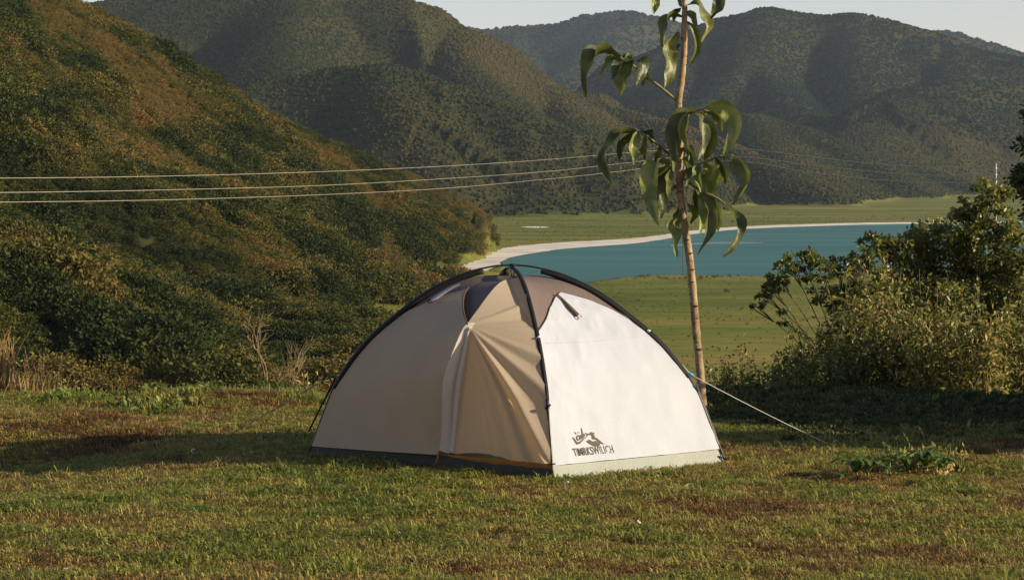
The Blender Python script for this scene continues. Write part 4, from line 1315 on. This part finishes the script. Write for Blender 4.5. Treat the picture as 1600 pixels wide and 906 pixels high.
# the big broad-leaved shrub and its neighbour on the right
shrub('broadleaf_shrub', gpt(1500, 22.5), [(1545, 300, 34), (1518, 325, 30), (1562, 345, 34), (1500, 365, 42), (1455, 375, 42), (1410, 388, 42), (1372, 385, 30), (1540, 395, 58), (1480, 415, 52), (1595, 390, 45), (1430, 430, 45), (1600, 450, 50), (1550, 460, 50), (1480, 475, 50), (1400, 470, 45), (1360, 440, 40), (1520, 530, 70), (1440, 540, 60), (1600, 540, 70)],
      22.3, 980, 0.054, M_BUSH, 'largest dense green broad-leaved shrub, rising above the dry weeds at the right edge', 'shrub', 801, 0.022, tmean=0.66)
shrub('spreading_shrub', gpt(1330, 21.8), [(1252, 404, 26), (1236, 414, 22), (1215, 430, 24), (1197, 460, 20), (1182, 478, 13), (1225, 497, 15), (1285, 425, 26), (1312, 418, 24), (1335, 445, 34), (1300, 468, 30), (1345, 405, 28), (1272, 445, 18), (1330, 490, 36), (1206, 446, 18), (1310, 540, 40), (1350, 545, 40)],
      21.6, 950, 0.048, M_BUSH, 'dark green shrub spreading layered branches left over the meadow', 'shrub', 811, 0.014, tmean=0.42)
shrub('shade_tree', gpt(1720, 25.5), [(1640, 250, 62), (1690, 180, 80), (1625, 290, 45), (1760, 260, 90), (1680, 340, 70), (1830, 220, 90), (1850, 320, 100)],
      25.3, 800, 0.075, M_BUSH, 'dark tree whose edge just shows at the right border', 'tree', 821, 0.07, tmean=0.15)

# tall weeds in front of it: stems with narrow dry leaves
def tall_weed(px, d, h, w, label, seed, nst=14, mat=M_OLIVE, tmean=0.5, leafn=26, lsize=0.07, group='tall dry weeds on the right', name='tall_weed', cat='weeds'):
    rng = np.random.default_rng(seed)
    b = gpt(px, d)
    root = empty(name, tuple(b), label, cat, group)
    out, C, D = [], [], []
    for i in range(nst):
        p = b + np.array([rng.uniform(-w, w), rng.uniform(-w, w) * 0.6, -0.1])
        hh = h * rng.uniform(0.6, 1.15)
        tip = p + np.array([rng.normal(0, 0.16) * h, rng.normal(0, 0.10) * h, hh])
        mid = (p + tip) / 2 + rng.normal(0, 0.04, 3) * h
        P = catmull(np.array([p, mid, tip]), 5)
        out.append((P, np.linspace(0.0055, 0.002, len(P)), 0))
        for k in range(leafn):
            s = rng.uniform(0.15, 1.0) * (len(P) - 1); a = int(min(s, len(P) - 2))
            q = P[a] + (P[a + 1] - P[a]) * (s - a)
            dv = unit(1, rng)[0]; C.append(q + dv * lsize * rng.uniform(0.3, 2.2)); D.append(dv)
    limbs_obj('stems', out, M_DRYTWIG, root)
    V, T = leaf_quads(np.array(C), lsize, rng, 0.30, 0.42, dirs=np.array(D))
    tn = np.clip(tmean + rng.normal(0, 0.2, len(C)), 0, 1)
    build('leaves', V, T, mat, root, False, {'lt': lt_attr(len(C), rng), 'tint': np.repeat(tn, 2)})
    return root
TW = [(1300, 20.9, 1.05, .24, 'leftmost of the tall weeds, under the spreading shrub'), (1345, 21.2, 1.25, .24, 'tall olive weeds under the right end of the spreading shrub'), (1390, 20.9, 1.3, .24, 'tall yellow brown weeds below the left end of the big shrub'),
      (1435, 21.2, 1.35, .24, 'tall green flecked weeds left of centre below the big shrub'), (1480, 20.8, 1.3, .26, 'tall dry weeds below the middle of the big shrub'), (1525, 21.2, 1.35, .24, 'tall green flecked weeds right of centre below the big shrub'),
      (1570, 20.9, 1.3, .26, 'tall dry weeds just inside the right border'), (1620, 21.1, 1.3, .26, 'tall weeds cut by the right border'), (1690, 20.9, 1.3, .3, 'tall weeds beyond the right border'),
      (1262, 21.2, 0.85, .22, 'shorter brown weeds left of the tall ones below the spreading shrub'), (1370, 20.5, 0.75, .24, 'low front row weeds at the left end of the tall weeds'), (1460, 20.4, 0.85, .24, 'low front row weeds in the middle of the tall weeds'), (1550, 20.4, 0.9, .24, 'low front row weeds at the right end of the tall weeds')]
for i, (px, d, h, w, lb_) in enumerate(TW):
    tall_weed(px, d, h, w, lb_, 840 + i, tmean=0.38 + 0.1 * ((i * 7) % 5) / 2.5, nst=17, leafn=75, lsize=0.062, mat=(M_OLIVE, M_BUSH, M_OLIVE)[i % 3])
tall_weed(1238, 20.6, 0.50, .07, 'pale straw coloured dead weed stalk left of the tall weeds', 870, nst=6, tmean=0.95, leafn=18, lsize=0.09, group=None)
tall_weed(1215, 20.9, 0.50, .14, 'reddish brown dry low bush at the lawn edge right of the tree', 871, nst=14, mat=M_RUST, tmean=0.5, leafn=36, lsize=0.05, group=None, name='dry_bush', cat='bush')
tall_weed(1150, 20.7, 0.62, .16, 'dull olive weeds between the tree trunk and the reddish bush', 876, nst=14, mat=M_OLIVE, tmean=0.3, leafn=40, lsize=0.05, group=None)
tall_weed(1205, 21.3, 0.75, .18, 'brownish weeds rising behind the reddish low bush', 877, nst=16, mat=M_OLIVE, tmean=0.45, leafn=45, lsize=0.05, group=None)
tall_weed(1275, 20.4, 0.55, .20, 'dark green weeds in front of the shorter brown ones', 878, nst=16, mat=M_BUSH, tmean=0.4, leafn=50, lsize=0.055, group=None)
tall_weed(1180, 20.4, 0.34, .16, 'low leafy green weeds just right of the young tree trunk', 872, nst=12, mat=M_FRESH, tmean=0.45, leafn=26, lsize=0.06, group=None, name='leafy_weed', cat='weed')
tall_weed(1120, 20.6, 0.42, .14, 'thin green weeds behind the young tree trunk', 873, nst=12, mat=M_BUSH, tmean=0.7, leafn=26, lsize=0.05, group=None, name='leafy_weed', cat='weed')
tall_weed(1245, 20.2, 0.34, .16, 'green weeds at the foot of the straw coloured stalk', 875, nst=12, mat=M_FRESH, tmean=0.3, leafn=26, lsize=0.06, group=None, name='leafy_weed', cat='weed')
# a scrubby hedge beyond the right border throws the shade across the lawn there
HB = ['nearest', 'second nearest', 'middle', 'second farthest', 'farthest']
for i, (x_, d, h) in enumerate([(6.2, 15.6, 1.8), (6.2, 16.4, 1.85), (6.1, 17.3, 1.9), (6.0, 18.2, 1.9), (5.9, 19.1, 1.85)]):
    s = F / d; px = CX + x_ * s
    b = gpt(px, d)
    y0 = YH + CAMZ * s
    shrub('hedge_bush', b, [(px + q_ * s, y0 - z_ * s, r_ * s) for q_, z_, r_ in ((0, h * .8, .40), (-.3, h * .6, .42), (.3, h * .6, .42), (-.15, h * .25, .42), (.2, h * .25, .42), (0, h * .5, .5))],
          d, 900, 0.10, M_BUSH, HB[i] + ' bush of the hedge beyond the right border', 'bush', 900 + i, 0.02, group='hedge beyond the right border')

# left edge of the lawn
def bare_tree(px, d, h, seed, label, lean, r=0.019):
    rng = np.random.default_rng(seed)
    b = gpt(px, d)
    root = empty('bare_shrub', tuple(b), label, 'shrub')
    out = []
    gen_branch(b - np.array([0, 0, 0.2]), np.array([lean, 0, 1.0]), h * 0.42, r, 4, rng, out, spread=0.55, up=0.16, kink=0.26, kids=(2, 3), rat=0.68)
    trunk_, twigs = [o for o in out if o[2] == 4], [o for o in out if o[2] < 4]
    limbs_obj('trunk', trunk_, M_DRYTWIG, root)
    limbs_obj('branches', twigs, M_DRYTWIG, root, 5)
bare_tree(413, 21.4, 1.35, 921, 'leafless pale shrub with one straight stem left of the tent', 0.03)
bare_tree(436, 21.2, 1.15, 924, 'leafless forked shrub leaning right, beside the straight-stemmed one', 0.35, 0.014)
bare_tree(363, 21.5, 0.8, 926, 'small leafless twiggy shrub left of the two taller bare ones', -0.1, 0.012)
tall_weed(250, 21.0, 0.26, .10, 'dark green low bush standing at the left lawn edge', 930, nst=12, mat=M_BUSH, tmean=0.3, leafn=34, lsize=0.05, group=None, name='low_bush', cat='bush')
tall_weed(290, 21.8, 0.45, .22, 'olive yellow bush behind the dark low bush on the left', 931, nst=16, mat=M_OLIVE, tmean=0.5, leafn=30, lsize=0.05, group=None, name='low_bush', cat='bush')
tall_weed(512, 20.2, 0.20, .08, 'golden orange little bush beside the tent left edge', 932, nst=10, mat=M_GOLD, tmean=0.7, leafn=34, lsize=0.045, group=None, name='low_bush', cat='bush')
tall_weed(485, 21.0, 0.42, .10, 'straw coloured dry bush behind the tent left edge', 933, nst=16, mat=M_OLIVE, tmean=0.9, leafn=14, lsize=0.06, group=None, name='dry_bush', cat='bush')
DB = [(60, 22.0, .75, .25, 'rust brown dry bush right of the straw clump on the left'), (110, 22.4, .7, .25, 'olive dry bush behind the leftmost weed patch'), (165, 22.2, .65, .25, 'rust brown bush between the leftmost weed patch and the dark low bush'), (210, 22.6, .7, .25, 'olive bush just left of the dark low bush'),
      (330, 22.6, .75, .25, 'rust brown bush left of the bare twiggy shrubs'), (390, 22.4, .65, .22, 'olive bush around the foot of the straight bare shrub'), (455, 22.4, .65, .22, 'rust brown bush right of the forked bare shrub'), (20, 22.6, .85, .3, 'olive bush behind the straw clump at the left border'),
      (-40, 22.2, .85, .3, 'rust brown bush beyond the left border'), (550, 22.6, .7, .3, 'olive bush hidden behind the tent left side'), (140, 23.4, .85, .3, 'rust brown bush farther down the slope, second row left'), (260, 23.6, .85, .3, 'olive bush farther down the slope, second row middle'), (420, 23.5, .85, .3, 'rust brown bush farther down the slope, second row right')]
for i, (px, d, h, w, lb_) in enumerate(DB):
    tall_weed(px, d, h, w, lb_, 950 + i, nst=22, mat=(M_RUST, M_OLIVE)[i % 2], tmean=0.40, leafn=34, lsize=0.042, group='dry bushes below the left lawn edge', name='dry_bush', cat='bush')
# pale dry grass clump at the left border
def grass_clump(px, d, h, n, w, label, seed, mat):
    rng = np.random.default_rng(seed)
    b = gpt(px, d)
    root = empty('dry_grass_clump', tuple(b), label, 'grass clump')
    parts, heads = [], []
    for i in range(n):
        p = b + np.array([rng.normal(0, w), rng.normal(0, w), -0.03])
        hh = h * rng.uniform(0.35, 1.0)
        az = rng.uniform(0, 6.283); ln = rng.uniform(0.02, 0.35) * hh
        P = catmull(np.array([p, p + np.array([math.cos(az) * ln * .3, math.sin(az) * ln * .3, hh * .6]), p + np.array([math.cos(az) * ln, math.sin(az) * ln, hh])]), 4)
        V, Q = tube(P, np.linspace(0.006, 0.002, len(P)), 4, cap=False)
        (heads if hh > 0.8 * h else parts).append((V, tris_from(Q)))
    V, T = join(parts); tag(build('blades', V, T, mat, root), kind='stuff')
    if heads:
        V, T = join(heads); tag(build('stalks', V, T, mat, root), kind='stuff')
M_STRAW = surface('straw', stops=[(0.3, (0.26, 0.165, 0.055)), (0.7, (0.46, 0.32, 0.13))], nscale=12, rough=0.8, transl=0.3)
grass_clump(8, 20.6, 0.64, 60, 0.06, 'tall straw coloured dry grass clump at the left border', 981, M_STRAW)
grass_clump(40, 20.4, 0.26, 80, 0.10, 'shorter tawny dry grass clump beside the tall straw one', 982, M_STRAW)

# leafy weed mats on the back left of the lawn (leaves too small to pick apart)
def mat_weed(px0, px1, py0, py1, n, label, seed, mat=M_FRESH, size=0.07, hgt=0.10):
    rng = np.random.default_rng(seed)
    d0, d1 = CAMZ * F / (py1 - YH), CAMZ * F / (py0 - YH)
    dm = (d0 + d1) / 2
    x0, x1 = (px0 - CX) / F * dm, (px1 - CX) / F * dm
    b = np.array([(x0 + x1) / 2, dm, float(lawn_z((x0 + x1) / 2, dm))])
    root = empty('weed_patch', tuple(b), label, 'weeds')
    k = max(5, n // 30)
    a = rng.uniform(0, 6.283, k); rr = np.sqrt(rng.uniform(0, 1, k))
    cx, cy = b[0] + np.cos(a) * rr * (x1 - x0) / 2, dm + np.sin(a) * rr * (d1 - d0) / 2
    w = rng.integers(0, k, n)
    X, Y = cx[w] + rng.normal(0, 0.05, n), cy[w] + rng.normal(0, 0.04, n)
    Z = lawn_z(X, Y) + np.abs(rng.normal(0, 0.5, n)) * hgt * 0.7 + 0.01
    dirs = unit(n, rng); dirs[:, 2] = np.abs(dirs[:, 2]) + 0.4
    V, T = leaf_quads(np.stack([X, Y, Z], -1), size, rng, -0.1, 0.5, dirs=dirs)
    tn = np.clip(0.5 + rng.normal(0, 0.2, k)[w] + rng.normal(0, 0.1, n), 0, 1)
    build('leaves', V, T, mat, root, False, {'lt': lt_attr(n, rng), 'tint': np.repeat(tn, 2)})
    out = [(np.array([[X[i], Y[i], Z[i] - 0.06], [X[i] + .01, Y[i], Z[i] - .02], [X[i], Y[i], Z[i] + 0.02]]), np.array([.004, .003, .002]), 0) for i in range(0, n, 6)]
    tag(limbs_obj('stems', out, M_TWIG, root), kind='stuff')
mat_weed(50, 160, 615, 638, 420, 'dark green leafy weed patch nearest the left border', 991)
mat_weed(170, 330, 622, 655, 700, 'wide green weed patch in the middle of the left lawn edge', 992, size=0.06)
mat_weed(375, 450, 602, 622, 420, 'bright green leafy weed patch below the bare shrubs', 993, size=0.085, hgt=0.13)
mat_weed(150, 300, 600, 618, 350, 'thin pale green weed patch behind the others along the left edge', 994, M_FRESH, 0.05, 0.08)

# broad-leaved weeds on the right of the lawn, every leaf a part
M_WEED = surface('broad_weed_leaf', stops=[(0.3, (0.065, 0.11, 0.024)), (0.6, (0.13, 0.19, 0.040)), (0.8, (0.24, 0.27, 0.07))], nscale=6, rough=0.45, spec=0.35, transl=0.35)
def broad_weed(px, py, nleaf, L, wd, elev, label, seed, stalk=0.0):
    rng = np.random.default_rng(seed)
    b = ground(px, py)
    root = empty('broadleaf_weed', tuple(b), label, 'weed')
    h0 = stalk
    if stalk:
        P = catmull(np.array([b - [0, 0, .02], b + np.array([0.01, 0, stalk * .5]), b + np.array([-0.03, 0.0, stalk])]), 5)
        tube_obj('stem', P, np.linspace(0.006, 0.0025, len(P)), M_TWIG, root, 6)
    else:
        tube_obj('stem', [b - np.array([0, 0, 0.02]), b + np.array([0.004, 0, 0.02]), b + np.array([0, 0, 0.045])], [0.008, 0.007, 0.005], M_TWIG, root, 6)
    for i in range(nleaf):
        az = 2 * math.pi * (i * 0.382) + rng.uniform(-.3, .3)
        s = b + np.array([0, 0, 0.03]) if not stalk else P[int((0.2 + 0.78 * i / nleaf) * (len(P) - 1))]
        l = 1.25 * L * rng.uniform(0.7, 1.2) * (1 - 0.4 * (i / nleaf if stalk else 0)); el = elev * rng.uniform(0.7, 1.25)
        dr = np.array([math.cos(az), math.sin(az), 0]); sd0 = np.array([-dr[1], dr[0], 0])
        mid = s + dr * l * 0.5 * math.cos(el) + np.array([0, 0, l * 0.55 * math.sin(el)])
        tip = s + dr * l * (0.5 * math.cos(el) + 0.45) + np.array([0, 0, l * (0.55 * math.sin(el) - 0.12)])
        Q = catmull(np.array([s, mid, tip]), 4)
        V = []
        for k, q in enumerate(Q):
            f = k / (len(Q) - 1); sh = math.sin(math.pi * min(1, f * 0.93 + 0.06)) ** 0.8
            for c in (-1, 0, 1):
                V.append(q + sd0 * wd * sh * c * 0.5 + np.array([0, 0, wd * sh * 0.22 * abs(c) + 0.006 * math.sin(k * 2 + i)]))
        build('leaf', np.array(V), grid_faces(len(Q), 3), M_WEED, root)
broad_weed(1312, 752, 5, 0.09, 0.045, 0.5, 'smallest broad-leaved weed at the left end of the weed clump', 1001)
broad_weed(1338, 746, 8, 0.15, 0.075, 0.95, 'dark broad-leaved weed second from the left in the clump', 1002)
broad_weed(1356, 748, 7, 0.15, 0.065, 0.9, 'broad-leaved weed with a pale folded leaf beside the upright one', 1003)
broad_weed(1388, 754, 12, 0.085, 0.035, 0.7, 'upright spindly weed with a flowering tip in the clump on the right lawn', 1004, 0.25)
broad_weed(1420, 742, 10, 0.14, 0.05, 0.9, 'bushy weed in the dark middle of the clump', 1005)
broad_weed(1446, 738, 11, 0.17, 0.05, 0.95, 'bright green rosette weed with long arching leaves, right half of the clump', 1006)
broad_weed(1470, 742, 9, 0.12, 0.04, 0.9, 'rightmost low weed of the clump on the right lawn', 1007)
broad_weed(1418, 712, 9, 0.035, 0.015, 0.5, 'thin seed stalk rising behind the clump', 1008, 0.16)
broad_weed(1442, 708, 9, 0.035, 0.015, 0.5, 'thin seed stalk rightmost behind the clump', 1009, 0.19)
mat_weed(1400, 1500, 712, 745, 320, 'dull green ground weeds around the broad-leaved clump', 1010, M_OLIVE, 0.05, 0.10)

# scraps and fallen leaves on the grass
M_PAPER = surface('pale_scrap', stops=[(0.3, (0.5, 0.47, 0.38)), (0.7, (0.7, 0.67, 0.58))], nscale=20, rough=0.8)
M_DRYLEAF = surface('dry_leaf', stops=[(0.3, (0.34, 0.24, 0.08)), (0.7, (0.52, 0.42, 0.18))], nscale=20, rough=0.8, transl=0.2)
def scrap(name, px, py, l, w, az, mat, label, cat):
    g = ground(px, py) + np.array([0, 0, 0.028])
    dr = np.array([math.cos(az), math.sin(az), 0.25]); sd = np.array([-math.sin(az), math.cos(az), 0.3])
    V = []
    for i, s in enumerate(np.linspace(-1, 1, 7)):
        ww = w * (1 - s * s * 0.8)
        for c in (-1, 0, 1):
            V.append(g + dr * l * s + sd * ww * c + np.array([0, 0, 0.25 * l * s * s + 0.35 * w * abs(c) + 0.12 * w * math.sin(3 * s + c)]))
    tag(build(name, np.array(V), grid_faces(7, 3), mat), label, cat)
scrap('fallen_leaf', 1077, 767, 0.028, 0.022, 0.4, M_DRYLEAF, 'curled yellow fallen leaf on the grass right of the tent corner', 'leaf')
scrap('paper_scrap', 1000, 825, 0.024, 0.010, 2.0, M_PAPER, 'small white scrap on the grass in front of the printed tent wall', 'scrap')
scrap('paper_scrap', 627, 842, 0.022, 0.010, 2.4, M_PAPER, 'small white scrap on the grass in front of the tent left half', 'scrap')
scrap('paper_scrap', 107, 897, 0.022, 0.008, 0.1, M_PAPER, 'pale scrap at the bottom edge on the left', 'scrap')
scrap('fallen_leaf', 115, 866, 0.026, 0.009, 0.5, M_DRYLEAF, 'narrow straw coloured fallen leaf low on the left lawn', 'leaf')
scrap('fallen_leaf', 1538, 826, 0.022, 0.008, 1.1, M_DRYLEAF, 'narrow pale fallen leaf on the right lawn near the border', 'leaf')

# ================================================================== POWER LINES
M_POLEC = surface('weathered_concrete', stops=[(0.3, (0.22, 0.20, 0.16)), (0.7, (0.38, 0.35, 0.29))], nscale=3, rough=0.9)
M_WIRE = surface('aluminium_wire', (0.36, 0.33, 0.25), rough=0.5)
M_INSUL = surface('insulator', (0.5, 0.5, 0.48), rough=0.3)
def utility_pole(px, d, tops, label, r=0.13, pm=None):
    x = (px - CX) / F * d
    gz = float(terrain(np.array([x]), np.array([d]))[0][0])
    zt = CAMZ + (YH - tops[0]) / F * d + 0.5
    root = empty('utility_pole', (x, d, gz), label, 'pole')
    tube_obj('post', [(x, d, gz - 0.5), (x, d, gz + 2), (x, d, zt)], [r, r * 0.95, r * 0.7], pm or M_POLEC, root, 10)
    for t in tops:
        z = CAMZ + (YH - t) / F * d
        tube_obj('insulator', [(x, d, z - 0.25), (x, d, z - 0.1), (x, d, z + 0.05)], [r * 0.8, r * 1.1, r * 0.6], M_INSUL, root, 8)
utility_pole(1067, 420, (236, 246, 256), 'slim utility pole in the valley hidden behind the young tree trunk', 0.07, M_BARKD)
utility_pole(1556, 300, (262, 272, 283), 'pale utility pole top beside the dark tree at the right border', 0.17)
def wire(spans, label, rad_=0.019):
    """spans: photo spots with distances along a straight plan line"""
    Pn = []
    (xa, _, da), (xb, _, db) = spans[0], spans[-1]
    a, b = np.array([(xa - CX) / F * da, da]), np.array([(xb - CX) / F * db, db])
    for (px, py, _) in spans:
        # distance where the sight line in plan meets the straight line a-b
        k = (px - CX) / F
        t = (a[0] - k * a[1]) / (k * (b[1] - a[1]) - (b[0] - a[0]) + 1e-12)
        d = a[1] + t * (b[1] - a[1])
        Pn.append(W(px, py, d))
    P = catmull(np.array(Pn), 6)
    V, Q = tube(P, rad_, 6)
    tag(build('power_line', V, tris_from(Q), M_WIRE), label, 'wire', 'power lines across the valley')
Ls = [[(-700, 272), (-350, 279), (0, 278.5), (250, 275.5), (500, 268.5), (700, 259.5), (850, 250), (950, 241.5), (1070, 232)],
      [(-700, 302), (-350, 303), (0, 301), (250, 297), (500, 290), (700, 279), (850, 268.5), (950, 258), (1070, 244)],
      [(-700, 320), (-350, 319), (0, 316), (250, 312.5), (500, 304.5), (700, 294), (850, 280.5), (950, 270), (1070, 255)]]
nm = ['highest', 'middle', 'lowest']
for k, L_ in enumerate(Ls):
    wire([(p[0], p[1], 105 if i == 0 else 420) for i, p in enumerate(L_)], nm[k] + ' of the three pale power lines left of the young tree')
Rs = [[(1070, 232), (1160, 232.5), (1250, 243), (1350, 254.5), (1450, 261), (1556, 262)],
      [(1070, 244), (1160, 245), (1250, 256), (1350, 267), (1450, 274), (1556, 273)],
      [(1070, 255), (1160, 252), (1250, 267), (1350, 279), (1450, 285.5), (1556, 284)]]
for k, L_ in enumerate(Rs):
    wire([(p[0], p[1], 420 if i == 0 else 300) for i, p in enumerate(L_)], nm[k] + ' of the three thin power lines right of the young tree', 0.066)

# ---- the air between here and the mountains
def haze_box():
    x0, x1, y0, y1, z0, z1 = -4500, 4500, -30, 7050, VALLEY - 3, 520
    V = np.array([(x, y, z) for z in (z0, z1) for y in (y0, y1) for x in (x0, x1)])
    Q = np.array([(0, 2, 3, 1), (4, 5, 7, 6), (0, 1, 5, 4), (2, 6, 7, 3), (0, 4, 6, 2), (1, 3, 7, 5)])
    m, nt, N, L = new_mat('haze_air')
    o = N.new('ShaderNodeOutputMaterial')
    v = N.new('ShaderNodeVolumePrincipled')
    v.inputs['Color'].default_value = (0.66, 0.84, 1.0, 1)
    v.inputs['Density'].default_value = 4.2e-5
    v.inputs['Anisotropy'].default_value = 0.2
    L.new(v.outputs[0], o.inputs['Volume'])
    ob = build('haze', V, Q, m, smooth=False)
    tag(ob, 'thin bluish haze veiling the far mountains', 'haze', kind='stuff')
haze_box()
